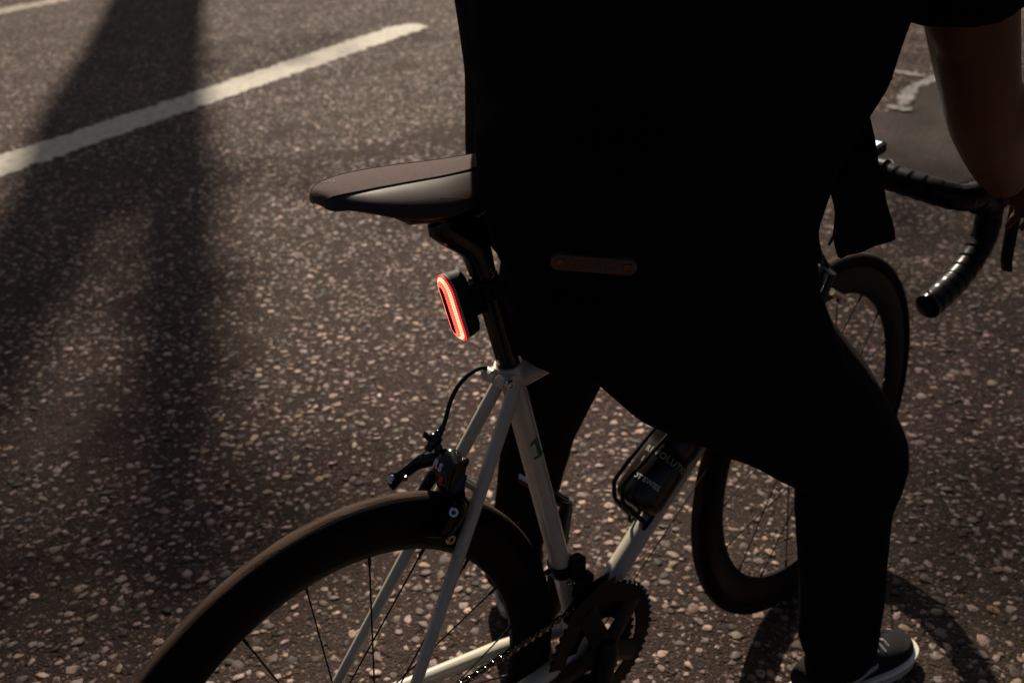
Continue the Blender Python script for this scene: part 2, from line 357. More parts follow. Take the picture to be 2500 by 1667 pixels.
# ------------------------------------------------------------------ stone chippings rolled into the asphalt
def in_poly(x, y, poly):
    ins = np.zeros(len(x), bool); j = len(poly) - 1
    for i in range(len(poly)):
        xi, yi, xj, yj = poly[i].x, poly[i].y, poly[j].x, poly[j].y
        c = ((yi > y) != (yj > y)) & (x < (xj - xi) * (y - yi) / (yj - yi + 1e-12) + xi); ins ^= c; j = i
    return ins
def chips():
    az = math.atan2(-CAM_BACK.y, -CAM_BACK.x); fx, fy = math.cos(az), math.sin(az)
    # area: frustum footprint with a margin, in (forward, sideways) from the camera foot
    N = 720000
    f = rng.uniform(.2, 13, N); s = rng.uniform(-10, 10, N)
    keep = (np.abs(s) < np.minimum(.74 * f + 1.3, 7.5)) & ~((f > 7) & (rng.uniform(0, 1, N) < .45)); f, s = f[keep], s[keep]
    x = CAM_LOC.x + fx * f + fy * s; y = CAM_LOC.y + fy * f - fx * s
    # clustered density
    dn = np.array([noise.noise(V((a * 2.2, b * 2.2, 3))) + .6 * noise.noise(V((a * 6, b * 6, 9))) for a, b in zip(x, y)])
    keep = rng.uniform(0, 1, len(x)) < np.clip(.84 + .95 * dn, .12, 1); x, y, f = x[keep], y[keep], f[keep]
    # off the paint and the patch
    q = (x - tip_pt.x) * ldir.x + (y - tip_pt.y) * ldir.y; p_ = -(x - tip_pt.x) * ldir.y + (y - tip_pt.y) * ldir.x
    keep = ~((q < .0) & (np.abs(p_) < LW / 2 - .012)) & ~in_poly(x, y, pp); x, y, f = x[keep], y[keep], f[keep]
    # no overlaps: a coarse hash that keeps one stone per cell neighbourhood
    size = np.clip(rng.lognormal(math.log(.0069), .36, len(x)), .0028, .0130)
    far = np.where(f > 7)[0]; near = np.where(f <= 7)[0]
    order = near[np.argsort(-size[near])]; grid = {}; ok = list(far)
    for i in order:
        cx, cy = int(x[i] // .03), int(y[i] // .03); good = True
        for a in (-1, 0, 1):
            for b in (-1, 0, 1):
                for j in grid.get((cx + a, cy + b), ()):
                    if (x[i] - x[j]) ** 2 + (y[i] - y[j]) ** 2 < (.80 * (size[i] + size[j])) ** 2: good = False; break
                if not good: break
            if not good: break
        if good: grid.setdefault((cx, cy), []).append(i); ok.append(i)
    ok = np.array(ok); x, y, f, size = x[ok], y[ok], f[ok], size[ok]; n = len(x)
    K = 8
    th = np.linspace(0, 2 * PI, K, endpoint=False)[None, :] + rng.uniform(-.24, .24, (n, K)) + rng.uniform(0, 6.28, (n, 1))
    rad = size[:, None] * (1 + rng.uniform(-.36, .26, (n, K)))
    el = rng.uniform(.52, 1.0, (n, 1)); an = rng.uniform(0, PI, (n, 1))
    ux, uy = np.cos(th) * rad, np.sin(th) * rad * el
    px, py = ux * np.cos(an) - uy * np.sin(an), ux * np.sin(an) + uy * np.cos(an)
    hgt = (size * rng.uniform(.07, .26, n))[:, None]
    tilt = rng.normal(0, .10, (n, 2))
    def ring(k, h):
        rx, ry = px * k, py * k
        return np.stack([x[:, None] + rx, y[:, None] + ry, h * hgt + (rx * tilt[:, :1] + ry * tilt[:, 1:]) * (h > .2) + rng.uniform(-.06, .06, (n, K)) * hgt], 2)
    r0 = ring(1.04, -.25); r1 = ring(.99, .60); r2 = ring(.86, .96)
    ctr = np.stack([x, y, hgt[:, 0] * 1.0], 1)[:, None, :]
    vs = np.concatenate([r0, r1, r2, ctr], 1); P = 3 * K + 1
    fc = []
    for k in range(K):
        k2 = (k + 1) % K
        fc += [(k, k2, K + k2, K + k), (K + k, K + k2, 2 * K + k2, 2 * K + k)]
    quads = np.array(fc); tris = np.array([(2 * K + k, 2 * K + (k + 1) % K, 3 * K) for k in range(K)])
    off = (np.arange(n) * P)[:, None, None]
    li = np.concatenate([(quads[None] + off).reshape(-1), (tris[None] + off).reshape(-1)]).astype(np.int32)
    nq, nt_ = n * len(quads), n * len(tris)
    ls = np.concatenate([np.arange(nq) * 4, nq * 4 + np.arange(nt_) * 3]).astype(np.int32)
    lt = np.concatenate([np.full(nq, 4), np.full(nt_, 3)]).astype(np.int32)
    me = bpy.data.meshes.new('stone_chippings'); me.vertices.add(n * P); me.vertices.foreach_set('co', vs.reshape(-1).astype(np.float32))
    me.loops.add(len(li)); me.loops.foreach_set('vertex_index', li); me.polygons.add(nq + nt_); me.polygons.foreach_set('loop_start', ls)
    me.update(calc_edges=True); me.validate()
    # each stone its own mineral colour; the near-black ones imitate shaded pits
    base = np.array([(.26, .190, .155), (.28, .215, .170), (.22, .175, .160), (.19, .160, .115), (.30, .225, .195), (.15, .118, .10), (.24, .165, .105), (.030, .024, .020), (.085, .066, .055)])
    pr = np.array([.15, .12, .13, .10, .06, .15, .05, .11, .13]); c = base[rng.choice(len(base), n, p=pr)] * rng.uniform(.62, 1.45, (n, 1)) * np.array([1.03, .985, 1.02])
    wh = rng.uniform(0, 1, n) < .004; c[wh] = (.5, .47, .40)
    ca = np.ones((n, P, 4), np.float32); ca[:, :, :3] = c[:, None, :]
    at_ = me.color_attributes.new('stone', 'FLOAT_COLOR', 'POINT'); at_.data.foreach_set('color', ca.reshape(-1))
    m = mat('stone', (.2, .17, .15), .65, spec=.2, bump=(420, .5, .0012)); nn = m.node_tree
    a = nn.nodes.new('ShaderNodeVertexColor'); a.layer_name = 'stone'
    t = nn.nodes.new('ShaderNodeTexNoise'); t.inputs['Scale'].default_value = 260; t.inputs['Detail'].default_value = 4
    tc = nn.nodes.new('ShaderNodeTexCoord'); nn.links.new(tc.outputs['Object'], t.inputs['Vector'])
    rp = nn.nodes.new('ShaderNodeValToRGB'); rp.color_ramp.elements[0].color = (.55, .53, .5, 1); rp.color_ramp.elements[1].color = (1.2, 1.18, 1.15, 1); rp.color_ramp.elements[0].position = .3; rp.color_ramp.elements[1].position = .6
    mx = nn.nodes.new('ShaderNodeMix'); mx.data_type = 'RGBA'; mx.blend_type = 'MULTIPLY'; mx.inputs[0].default_value = 1
    nn.links.new(t.outputs['Fac'], rp.inputs[0]); nn.links.new(a.outputs[0], mx.inputs[6]); nn.links.new(rp.outputs[0], mx.inputs[7]); 
    t2 = nn.nodes.new('ShaderNodeTexNoise'); t2.inputs['Scale'].default_value = 95; t2.inputs['Detail'].default_value = 6; t2.inputs['Roughness'].default_value = .7; nn.links.new(tc.outputs['Object'], t2.inputs['Vector'])
    r3 = nn.nodes.new('ShaderNodeValToRGB'); r3.color_ramp.elements[0].position = .36; r3.color_ramp.elements[1].position = .50; r3.color_ramp.elements[0].color = (.85, .85, .85, 1); r3.color_ramp.elements[1].color = (0, 0, 0, 1); nn.links.new(t2.outputs['Fac'], r3.inputs[0])
    tar = nn.nodes.new('ShaderNodeMix'); tar.data_type = 'RGBA'; nn.links.new(r3.outputs[0], tar.inputs[0]); nn.links.new(mx.outputs[2], tar.inputs[6]); tar.inputs[7].default_value = (.038, .029, .024, 1)
    nn.links.new(tar.outputs[2], nn.nodes['Principled BSDF'].inputs['Base Color'])
    me.materials.append(m)
    o = bpy.data.objects.new('stone_chippings', me); COL.objects.link(o)
    tag(o, 'pale stone chippings rolled into the dark asphalt road', 'stones', kind='stuff')
    print('chips', n)
chips()

# ------------------------------------------------------------------ the bicycle
BIKE = V((.49, 0, 0))
bike = thing('bicycle', 'cream road bicycle with black deep rimmed wheels, straddled by the person in black', 'bicycle', BIKE)
BB = V((.395, 0, .266)); RA = V((0, 0, .336)); WR = .336
STd = (V((.281, 0, .745)) - BB).normalized()
SCL = V((.281, 0, .745)); SPd = V((-.25, 0, .968)).normalized()
HTb = V((.868, 0, .632)); HTt = V((.826, 0, .775))
steer = .038
fdir = V((math.cos(steer), math.sin(steer), 0)); FA = V((.979, .0017, .336)); fax = V((-fdir.y, fdir.x, 0))

mb = MB()
mb.tube([BB, SCL + STd * .012], .0145, 24)
mb.tube([SCL - STd * .012, SCL + STd * .012], .0172, 24)
dt0 = V((.405, 0, .308)); mb.tube([BB + V((.0, 0, .006)), HTb + V((-.004, 0, .012))], .0162, 24)
mb.tube([SCL - STd * .014, HTt - V((0, 0, .02))], .0145, 24)
mb.tube([HTb, HTt], .0185, 24)
mb.tube([BB + V((0, .034, 0)), BB - V((0, .034, 0))], .021, 24)
for sgn in (1, -1):
    s0 = SCL + V((-.012, sgn * (.016 if sgn > 0 else .014), -.030)); s1 = V((.012, sgn * .066, .352))
    mb.tube([s0 + V((.012, -sgn * .004, .022)), s0, s0.lerp(s1, .5), s1], [.0075, .0083, .0078, .0062], 16)
    c1 = V((.012, sgn * .066, .334)); c0 = BB + V((-.012, sgn * .024, 0))
    mb.tube([c0, c0.lerp(c1, .3) + V((0, sgn * .004, 0)), c0.lerp(c1, .7), c1], [.0125, .0118, .0095, .0075], 16)
    mb.box(V((.004, sgn * .066, .340)), V((.016, 0, 0)), V((0, .004, 0)), V((0, 0, .016)), .003)
st_dir = (V((.27, 0, .72)) - V((.012, 0, .352))).normalized()
brg = V((.012, 0, .352)) + st_dir * .335
mb.tube([brg + V((0, .026, 0)), brg - V((0, .026, 0))], .007, 14)          # brake bridge
frame = obj('frame', mb, M['paint'], bike)
# seat binder: two lugs behind the seat tube, cross bolt
mb = MB(); bc = SCL + V((-.021, 0, -.003))
mb.cyl(bc + V((0, .020, .001)), bc + V((0, .004, .001)), .0085, 20, bev=.0015); mb.cyl(bc + V((0, -.003, 0)), bc + V((0, -.019, 0)), .0085, 20, bev=.0015)
mb.box(bc + V((.008, .011, 0)), V((.009, 0, 0)), V((0, .007, 0)), V((0, 0, .008)), .002); mb.box(bc + V((.008, -.010, 0)), V((.009, 0, 0)), V((0, .007, 0)), V((0, 0, .008)), .002)
binder = obj('seat_binder', mb, M['paint'], frame)
mb = MB(); mb.cyl(bc + V((0, -.019, 0)), bc + V((0, -.0235, 0)), .0062, 18, bev=.001); mb.revolve([(.0032, -.0), (.0050, .0), (.0045, .0018), (.0034, .0018)], bc + V((0, -.0235, 0)), V((0, -1, 0)), 24)
obj('binder_bolt', mb, M['steel'], frame)
# bottle cage bolts and a green number on the seat tube
for k in (.06, .11):
    mb = MB(); mb.ball(BB + (HTb - BB).normalized() * k + V((-.009, 0, .013)), .004); obj('bolt', mb, M['dark_steel'], frame)
def on_tube(c, d, r, rad):
    """maps text x,y to the surface of a tube: y up along d, facing r"""
    d = d.normalized(); r = (r - d * r.dot(d)).normalized(); s = d.cross(r)
    return lambda x, y, z: V(c) + d * y + r * math.cos(x / rad) * (rad + z) + s * math.sin(x / rad) * (rad + z)
cdir = (CAM_LOC - SCL)
p1 = BB + STd * ((V((.307, 0, .63)) - BB).dot(STd))
mp1 = on_tube(p1, STd, V((.07, -1, 0)), .0148); mb = MB()
for q0, q1, q2, q3 in (((-.0025, -.011), (.0040, -.011), (.0040, .0155), (-.0025, .0155)), ((-.0090, .0070), (-.0025, .0100), (-.0025, .0155), (-.0090, .0110)), ((-.0085, -.0155), (.0095, -.0155), (.0095, -.011), (-.0085, -.011))):
    n_x = 6; g_ = [[mp1(*(V(q0).lerp(V(q1), i / n_x)).lerp(V(q3).lerp(V(q2), i / n_x), j), .0003) for i in range(n_x + 1)] for j in (0, 1)]
    mb.add(g_[0] + g_[1], [(i, i + 1, n_x + 2 + i, n_x + 1 + i) for i in range(n_x)])
obj('number_decal', mb, M['green_print'], frame)

# seatpost with set-back head
mb = MB(); spb = SCL + SPd * .0
spt = SPd
pa = V((.279, 0, .757)); pb = V((.243, 0, .895))
pd = (pb - pa).normalized()
mb.tube([pa - pd * .06, pa, pb], .0136, 24)
pts = [pb - pd * .004, pb + pd * .018, pb + pd * .034 + V((-.006, 0, 0)), V((.215, 0, .943)), V((.196, 0, .951)), V((.180, 0, .953))]
mb.loft([(pb - pd * .012, V((.0139, 0, .0035)), V((0, .0138, 0))), (pb + pd * .016, V((.0160, 0, .005)), V((0, .0138, 0))), (V((.2335, 0, .9215)), V((.0210, 0, .0065)), V((0, .0135, 0))), (V((.2215, 0, .9375)), V((.0285, 0, .0080)), V((0, .0135, 0))),
         (V((.2140, 0, .9480)), V((.0345, 0, .0060)), V((0, .0140, 0))), (V((.2125, 0, .9585)), V((.0350, 0, .0035)), V((0, .0140, 0))), (V((.2130, 0, .9620)), V((.0310, 0, .0020)), V((0, .0125, 0)))], 24, 2.5)
post = obj('seatpost', mb, M['gloss_black'], bike)
mb = MB()
for k in range(3): pass
lettering('post_marking', '3', .017, on_tube(pb + pd * -.012, pd, V((.25, -1, .0)), .01375), M['print'], post, bold=.0003)
mb = MB()                                                      # ruler ticks of the clamp scale
for k in range(11):
    a = V((.222 + .0024 * k, -.0146, .9555 + .0004 * abs(k - 5) ** 1.5)); mb.box(a, V((.0003, 0, 0)), V((0, .0006, 0)), V((0, 0, .0012 if k % 5 else .0018)))
obj('scale_marks', mb, M['print'], post)
# rail clamp
mb = MB()
mb.box(V((.207, 0, .9675)), V((.027, 0, 0)), V((0, .026, 0)), V((0, 0, .0065)), .003); mb.box(V((.207, 0, .980)), V((.024, 0, 0)), V((0, .026, 0)), V((0, 0, .006)), .002)
mb.cyl(V((.190, 0, .943)), V((.190, 0, .984)), .0035, 12); mb.cyl(V((.226, 0, .938)), V((.226, 0, .984)), .0035, 12)
obj('rail_clamp', mb, M['black_alloy'], post)
# collar ring where the light strap sits
SADZ = 0.0
# saddle
sst = [  # x, half width of the flat top, half width of the wings, top z, lower edge z
 (.0505, .009, .014, 1.0200, 1.0105), (.0545, .016, .023, 1.0238, 1.0095), (.064, .022, .034, 1.0258, 1.0105), (.080, .027, .047, 1.0262, 1.0060), (.100, .030, .0575, 1.0255, .9990), (.125, .031, .0650, 1.0235, .9920), (.150, .031, .0680, 1.0210, .9890),
 (.175, .030, .0655, 1.0182, .9870), (.200, .027, .0570, 1.0156, .9840), (.225, .024, .0465, 1.0136, .9800), (.250, .021, .0375, 1.0120, .9770), (.280, .018, .0300, 1.0095, .9760), (.305, .016, .0240, 1.0060, .9780), (.322, .012, .0170, 1.0000, .9820), (.330, .006, .0090, .9930, .9840)]
def sad_sec(x, wt, wb, zt, zb):
    D = zt - zb; dw = wb - wt
    h = [(0, 0), (.5 * wt, -.0004), (wt, -.002), (wt + .36 * dw, -.002 - .13 * D), (wt + .68 * dw, -.002 - .31 * D), (wt + .89 * dw, -.001 - .52 * D), (wt + .98 * dw, -.72 * D), (wb, -.90 * D), (wb - .0025, -D), (.6 * wb, -.86 * D), (0, -.80 * D)]
    right = [V((x, -a, zt + b)) for a, b in h]; left = [V((x, a, zt + b)) for a, b in h[1:-1]]
    return right + left[::-1]
def densify(rows, m=3):
    out = []
    n = len(rows)
    def cr(p0, p1, p2, p3, t): return .5 * ((2 * p1) + (-p0 + p2) * t + (2 * p0 - 5 * p1 + 4 * p2 - p3) * t * t + (-p0 + 3 * p1 - 3 * p2 + p3) * t ** 3)
    for i in range(n - 1):
        for k in range(m):
            t = k / m; out.append(tuple(cr(rows[max(i - 1, 0)][j], rows[i][j], rows[i + 1][j], rows[min(i + 2, n - 1)][j], t) for j in range(len(rows[0]))))
    out.append(rows[-1]); return out
SS = densify(sst, 3)
mb = MB(); mb.rings([sad_sec(*q) for q in SS])
saddle = obj('saddle', mb, M['leather'], bike, sharp=70)
def strip(h_list, lift, x0, x1):
    mb = MB(); rows = []
    for q in SS:
        if not x0 <= q[0] <= x1: continue
        s = sad_sec(*q); n_ = 11; idx = h_list
        rows.append([s[i] + V((0, 0, lift)) for i in idx])
    n_ = len(rows[0]); mb.add([p for r in rows for p in r], [(i * n_ + k, i * n_ + k + 1, (i + 1) * n_ + k + 1, (i + 1) * n_ + k) for i in range(len(rows) - 1) for k in range(n_ - 1)])
    return mb
N_ = 20
top_idx = [18, 19, 0, 1, 2]
obj('top_cover', strip(top_idx, .0007, .0505, .327), M['suede'], saddle, sharp=70)
# seam cord along the edge of the cover
mb = MB()
for side in (2, 18):
    pts = [sad_sec(*q)[side] + V((0, 0, .0008)) for q in SS if .053 <= q[0] <= .327]; mb.tube(pts, .0006, 6)
obj('seam', mb, M['rubber'], saddle)
for sgn in (1, -1):                                             # rails
    mb = MB(); mb.tube([V((.112, sgn * .022, 1.000)), V((.120, sgn * .022, .990)), V((.138, sgn * .022, .977)), V((.165, sgn * .022, .9715)), V((.240, sgn * .022, .9715)), V((.285, sgn * .016, .976)), V((.318, sgn * .008, .985))], .0036, 10); obj('saddle_rail', mb, M['dark_steel'], saddle)
mb = MB()
for sgn in (-1,):                                               # stitched arc on the wing
    for k in range(11):
        t = k / 10; q = .150 + .030 * t; mb.ball(V((q, -.0585 - .003 * t, 1.0075 - .006 * t - .002 * t * t)), .0006, 6, 4)
obj('stitching', mb, M['rubber'], saddle)
# white maker's marks printed near the back edge of the cover
mb = MB()
for k in range(4): mb.box(V((.0665 + k * .0035, .0165 - k * .0015, 1.0266)), V((.0006, -.0008, 0)), V((.0012, .0009, 0)) * .30, V((0, 0, .0003)))
obj('cover_print', mb, M['lace'], saddle)

# wheels
def tyre_mesh(c, axis, fwd):
    up = V((0, 0, 1)); prof = []; n = 28
    for k in range(n):
        t = 2 * PI * k / n; prof.append((.3225 + .0135 * math.cos(t), .0140 * math.sin(t), math.sin(t) if math.cos(t) > -.2 else math.copysign(1, math.sin(t)), t))
    seg = 200; mb = MB(); rs = []
    for i in range(seg):
        a = 2 * PI * i / seg; d = fwd * math.cos(a) + up * math.sin(a); rs.append([c + d * r + axis * ax for r, ax, _, _ in prof])
    mb.rings(rs, closed=True)
    return mb, prof, seg
def wheel(name, c, axis, fwd, nsp, hub_w, rear, spoke_phase):
    up = V((0, 0, 1)); RIN = .2645
    root = MB(); root.revolve([(.3125, -.0095), (.3125, .0095), (.308, .0110), (.300, .0118), (.282, .0105), (.270, .0070), (RIN, .0030), (RIN, -.0030), (.270, -.0070), (.282, -.0105), (.300, -.0118), (.308, -.0110)], c, axis, 160, hint=fwd)
    wobj = obj(name, root, M['rim'], bike, sharp=50)
    mb, prof, seg = tyre_mesh(c, axis, fwd); ty = obj('tyre', mb, M['tyre'], wobj, sharp=80)
    uvl = ty.data.uv_layers.new(name='UVMap'); n = len(prof)
    for poly in ty.data.polygons:
        vis = list(poly.vertices); segs = [v // n for v in vis]; wrap = (max(segs) - min(segs)) > 2; ks = [v % n for v in vis]
        for li, vi in zip(poly.loop_indices, vis):
            i, k = divmod(vi, n)
            if wrap and i == 0: i = seg
            uvl.data[li].uv = (i / seg * 2.09, prof[k][2])
    mb = MB(); hw = hub_w / 2
    mb.revolve([(.004, -hw), (.012, -hw), (.0205, -hw + .002), (.0205, -hw + .007), (.012, -hw + .014), (.011, hw - .014), (.0205, hw - .007), (.0205, hw - .002), (.012, hw), (.004, hw)], c, axis, 40)
    mb.cyl(c - axis * .062, c + axis * .062, .006, 16)
    obj('hub', mb, M['black_alloy'], wobj)
    for i in range(nsp):
        a = 2 * PI * (i + spoke_phase) / nsp; side = 1 if i % 2 else -1; lead = (1 if (i // 2) % 2 else -1) * R(62)
        if not rear: lead *= .55
        d1 = fwd * math.cos(a) + up * math.sin(a); d0 = fwd * math.cos(a + lead) + up * math.sin(a + lead)
        mb = MB(); A = c + d0 * .0185 + axis * side * (hw - .005); B = c + d1 * (RIN + .002)
        t = (A - B).normalized(); B2 = B + t * .014
        mb.tube([A, B2], [.00105, .00105], 8); mb.tube([B, B2, B2 + t * .001], [.0021, .0019, .0011], 8)
        sp = obj('spoke', mb, M['black_alloy'], wobj)
    # valve
    mb = MB(); a = 2.2; d = fwd * math.cos(a) + up * math.sin(a); mb.cyl(c + d * RIN, c + d * (RIN - .018), .003, 10)
    obj('valve', mb, M['dark_steel'], wobj)
    return wobj
rw = wheel('rear_wheel', RA, V((0, 1, 0)), V((1, 0, 0)), 20, .078, True, .28)
fw = wheel('front_wheel', FA, fax, fdir, 18, .072, False, .1)
mb = MB()                                                        # cassette
for k in range(9):
    r_ = .052 - k * .0033; mb.revolve([(.018, 0), (r_, 0), (r_, .0018), (.018, .0018)], RA + V((0, -.022 - k * .0036, 0)), V((0, -1, 0)), 40)
obj('cassette', mb, M['dark_steel'], rw)

# fork, headset, stem
mb = MB(); cr = HTb + (HTb - HTt).normalized() * .018
mb.tube([HTb + (HTt - HTb) * .1, cr], .019, 20)
for sgn in (1, -1):
    ft = FA + fax * sgn * .050
    mb.tube([cr + fax * sgn * .012, cr + fax * sgn * .032 + V((.008, 0, -.03)), (cr + fax * sgn * .036).lerp(ft, .5) + V((-.008, 0, 0)), ft], [.013, .013, .011, .008], 14)
obj('fork', mb, M['paint'], bike)
mb = MB(); hd = (HTt - HTb).normalized(); mb.cyl(HTt, HTt + hd * .022, .0185, 20, bev=.002); mb.cyl(HTb, HTb - hd * .008, .019, 20)
SB = V((.925, 0, .858))                                          # bar clamp centre
mb.tube([HTt + hd * .018, HTt + hd * .058], .0165, 20); mb.tube([HTt + hd * .04, SB], [.0155, .0145], 20); mb.tube([SB + V((0, .022, 0)), SB - V((0, .022, 0))], .0195, 20)
obj('stem', mb, M['black_alloy'], bike)

# drop bar: bare centre, tape, hoods, levers
def bez(pts, m=6):
    rows = [tuple(p) for p in pts]; return [V(q) for q in densify(rows, m)]
hb = MB(); hb.tube([SB + V((0, .1, 0)), SB - V((0, .1, 0))], .0158, 18)
bar = obj('handlebar', hb, M['black_alloy'], bike)
HALF = {}
for sgn in (-1, 1):
    f = lambda x, y, z: V((x, -sgn * y if sgn > 0 else y, z))
    key = [f(.925, -.055, .853), f(.926, -.100, .850), f(.930, -.150, .844), f(.940, -.183, .838), f(.962, -.203, .831), f(.996, -.210, .828), f(1.024, -.211, .812), f(1.035, -.212, .785), f(1.027, -.212, .750), f(.995, -.211, .722), f(.955, -.211, .704), f(.893, -.210, .690)]
    path = bez(key, 6); rad = []; L = 0
    tm = MB(); 
    dense = []
    for i in range(len(path) - 1):
        for k in range(4): dense.append(path[i].lerp(path[i + 1], k / 4))
    dense.append(path[-1])
    for i, q in enumerate(dense):
        if i: L += (q - dense[i - 1]).length
        ph = (L % .021) / .021; rad.append(.0186 + .0013 * ph - (.0009 if ph > .93 else 0))
    tm.tube(dense, rad, 18)
    tp = obj('bar_tape', tm, M['tape'], bar, sharp=60)
    pm = MB(); e = dense[-1]; ed = (dense[-1] - dense[-4]).normalized(); pm.tube([e - ed * .002, e + ed * .004, e + ed * .0065], [.0192, .0186, .0120], 18)
    obj('end_plug', pm, M['gloss_black'], bar)
    hm = MB(); hx = .004
    hm.loft([(f(.984, -.211, .824), V((.0, 0, .021)), V((0, .0165, 0))), (f(1.014, -.212, .830), V((0, 0, .023)), V((0, .0165, 0))), (f(1.049, -.213, .838), V((0, 0, .020)), V((0, .0160, 0))),
             (f(1.079, -.213, .852), V((.004, 0, .022)), V((0, .0165, 0))), (f(1.099, -.213, .874), V((.012, 0, .018)), V((0, .0155, 0))), (f(1.105, -.213, .892), V((.012, 0, .006)), V((0, .0120, 0))), (f(1.103, -.213, .898), V((.006, 0, .002)), V((0, .006, 0)))], 18)
    hood = obj('brake_hood', hm, M['rubber'], bar)
    lm = MB(); lv = [f(1.079, -.214, .850), f(1.106, -.215, .828), f(1.114, -.217, .790), f(1.106, -.220, .745), f(1.098, -.224, .705), f(1.102, -.226, .684)]
    lp = bez(lv, 4)
    lm.loft([(q, V((.0075 - .003 * (i / len(lp)), 0, 0)), V((0, .011 - .002 * (i / len(lp)), 0))) for i, q in enumerate(lp)], 12)
    obj('brake_lever', lm, M['black_alloy'], hood)

# crankset (drive side) and pedals
crank = MB(); cc = BB + V((0, -.045, 0))
def ring_teeth(mb, c, r, nt_, th):
    prof_o = []
    for i in range(nt_ * 4):
        a = 2 * PI * i / (nt_ * 4); rr = r + (.0035 if i % 4 in (0, 1) else -.0015); prof_o.append((rr, a))
    def rg(rad, y): return [c + V((math.cos(a) * rad_, y, math.sin(a) * rad_)) for rad_, a in [(x if rad is None else rad, a) for x, a in prof_o]]
    ri = r - .029
    mb.rings([rg(ri, -th), rg(None, -th), rg(None, th), rg(ri, th)], closed=True)
ring_teeth(crank, cc, .104, 52, .0016)
cs = obj('crankset', crank, M['black_alloy'], bike, sharp=30)
mb = MB(); ring_teeth(mb, cc + V((0, .008, 0)), .074, 36, .0014); obj('inner_chainring', mb, M['black_alloy'], cs, sharp=30)
mb = MB()
arm_a = R(-106)
for k in range(5):
    a = arm_a + 2 * PI * k / 5; d = V((math.cos(a), 0, math.sin(a))); t = V((-d.z, 0, d.x))
    mb.loft([(cc + d * .012 + V((0, -.006, 0)), t * .020, V((0, .0055, 0))), (cc + d * .050 + V((0, -.003, 0)), t * .017, V((0, .0045, 0))), (cc + d * .084, t * .019, V((0, .0035, 0))), (cc + d * .089, t * .020, V((0, .0030, 0)))], 12)
mb.cyl(cc + V((0, .006, 0)), cc + V((0, -.016, 0)), .021, 24, bev=.002)
obj('spider', mb, M['black_alloy'], cs)
for sgn, yy in ((1, -.058), (-1, .058)):
    d = V((math.cos(arm_a), 0, math.sin(arm_a))) * sgn; t = V((-d.z, 0, d.x)); b0 = V((BB.x, yy, BB.z)); y2 = V((0, math.copysign(.012, yy), 0))
    mb = MB(); mb.loft([(b0 - d * .018, t * .010, V((0, .006, 0))), (b0, t * .019, V((0, .009, 0))), (b0 + d * .05 + y2 * .4, t * .0135, V((0, .008, 0))), (b0 + d * .165 + y2, t * .012, V((0, .007, 0))), (b0 + d * .178 + y2, t * .008, V((0, .005, 0)))], 16, 2.6)
    ca = obj('crank_arm', mb, M['black_alloy'], cs)
    pe = b0 + d * .1725 + y2; sy = math.copysign(1, yy); pc = pe + V((0, sy * .052, 0))
    pdm = MB(); pdm.cyl(pe, pe + V((0, sy * .095, 0)), .0065, 14)
    pa_ = V((.69, 0, -.72)).normalized(); pz_ = V((.72, 0, .69)).normalized()
    pdm.box(pc + pa_ * .002, pa_ * .036, V((0, .026, 0)), pz_ * .008, .004); pdm.box(pc + pa_ * .044 + pz_ * .004, pa_ * .010, V((0, .018, 0)), pz_ * .008, .003)
    ped = obj('pedal', pdm, M['black_alloy'], bike)
    pp_ = MB(); pp_.box(pc - pa_ * .038 + pz_ * .002, pa_ * .006, V((0, .019, 0)), pz_ * .0045, .002); obj('pedal_plate', pp_, M['steel'], ped)
# chain
def link_run(mb, rv, a, b):
    a, b = V(a), V(b); L = (b - a).length; n = int(L / .0127); d = (b - a) / n; u = d.normalized(); s = V((0, 1, 0)); w_ = u.cross(s)
    for i in range(n):
        p0 = a + d * i; p1 = a + d * (i + 1); off = .0030 if i % 2 else .0018
        for sg in (1, -1):
            mb.loft([(p0 + s * sg * off - u * .003, w_ * .0028, s * .0006), (p0 + s * sg * off, w_ * .0042, s * .0006), (p0.lerp(p1, .5) + s * sg * off, w_ * .0030, s * .0006), (p1 + s * sg * off, w_ * .0042, s * .0006), (p1 + s * sg * off + u * .003, w_ * .0028, s * .0006)], 8)
        rv.cyl(p0 - s * .0042, p0 + s * .0042, .0026, 10)
mb = MB(); rv = MB()
ct = cc + V((.0, 0, .104)); rt = RA + V((.0, -.040, .036))
link_run(mb, rv, cc + V((-.015, 0, .1035)), rt); link_run(mb, rv, cc + V((-.015, 0, -.1035)), RA + V((.03, -.042, -.105))); link_run(mb, rv, RA + V((.03, -.042, -.105)), RA + V((.045, -.042, -.04)))
nf = len(mb.f); mb.add(rv.v, rv.f)
chain = obj('chain', mb, M['dark_steel'], bike, sharp=50); chain.data.materials.append(M['steel'])
for p_ in chain.data.polygons: p_.material_index = 1 if p_.index >= nf else 0
# rear derailleur
mb = MB(); mb.box(RA + V((.010, -.052, -.045)), V((.014, 0, -.006)), V((0, .009, 0)), V((.004, 0, .022)), .004)
mb.box(RA + V((.036, -.042, -.075)), V((.007, 0, 0)), V((0, .004, 0)), V((-.006, 0, .04)), .002)
for q in (V((.045, -.042, -.04)), V((.03, -.042, -.105))): mb.cyl(RA + q + V((0, .003, 0)), RA + q - V((0, .003, 0)), .018, 18)
obj('rear_derailleur', mb, M['black_alloy'], bike)
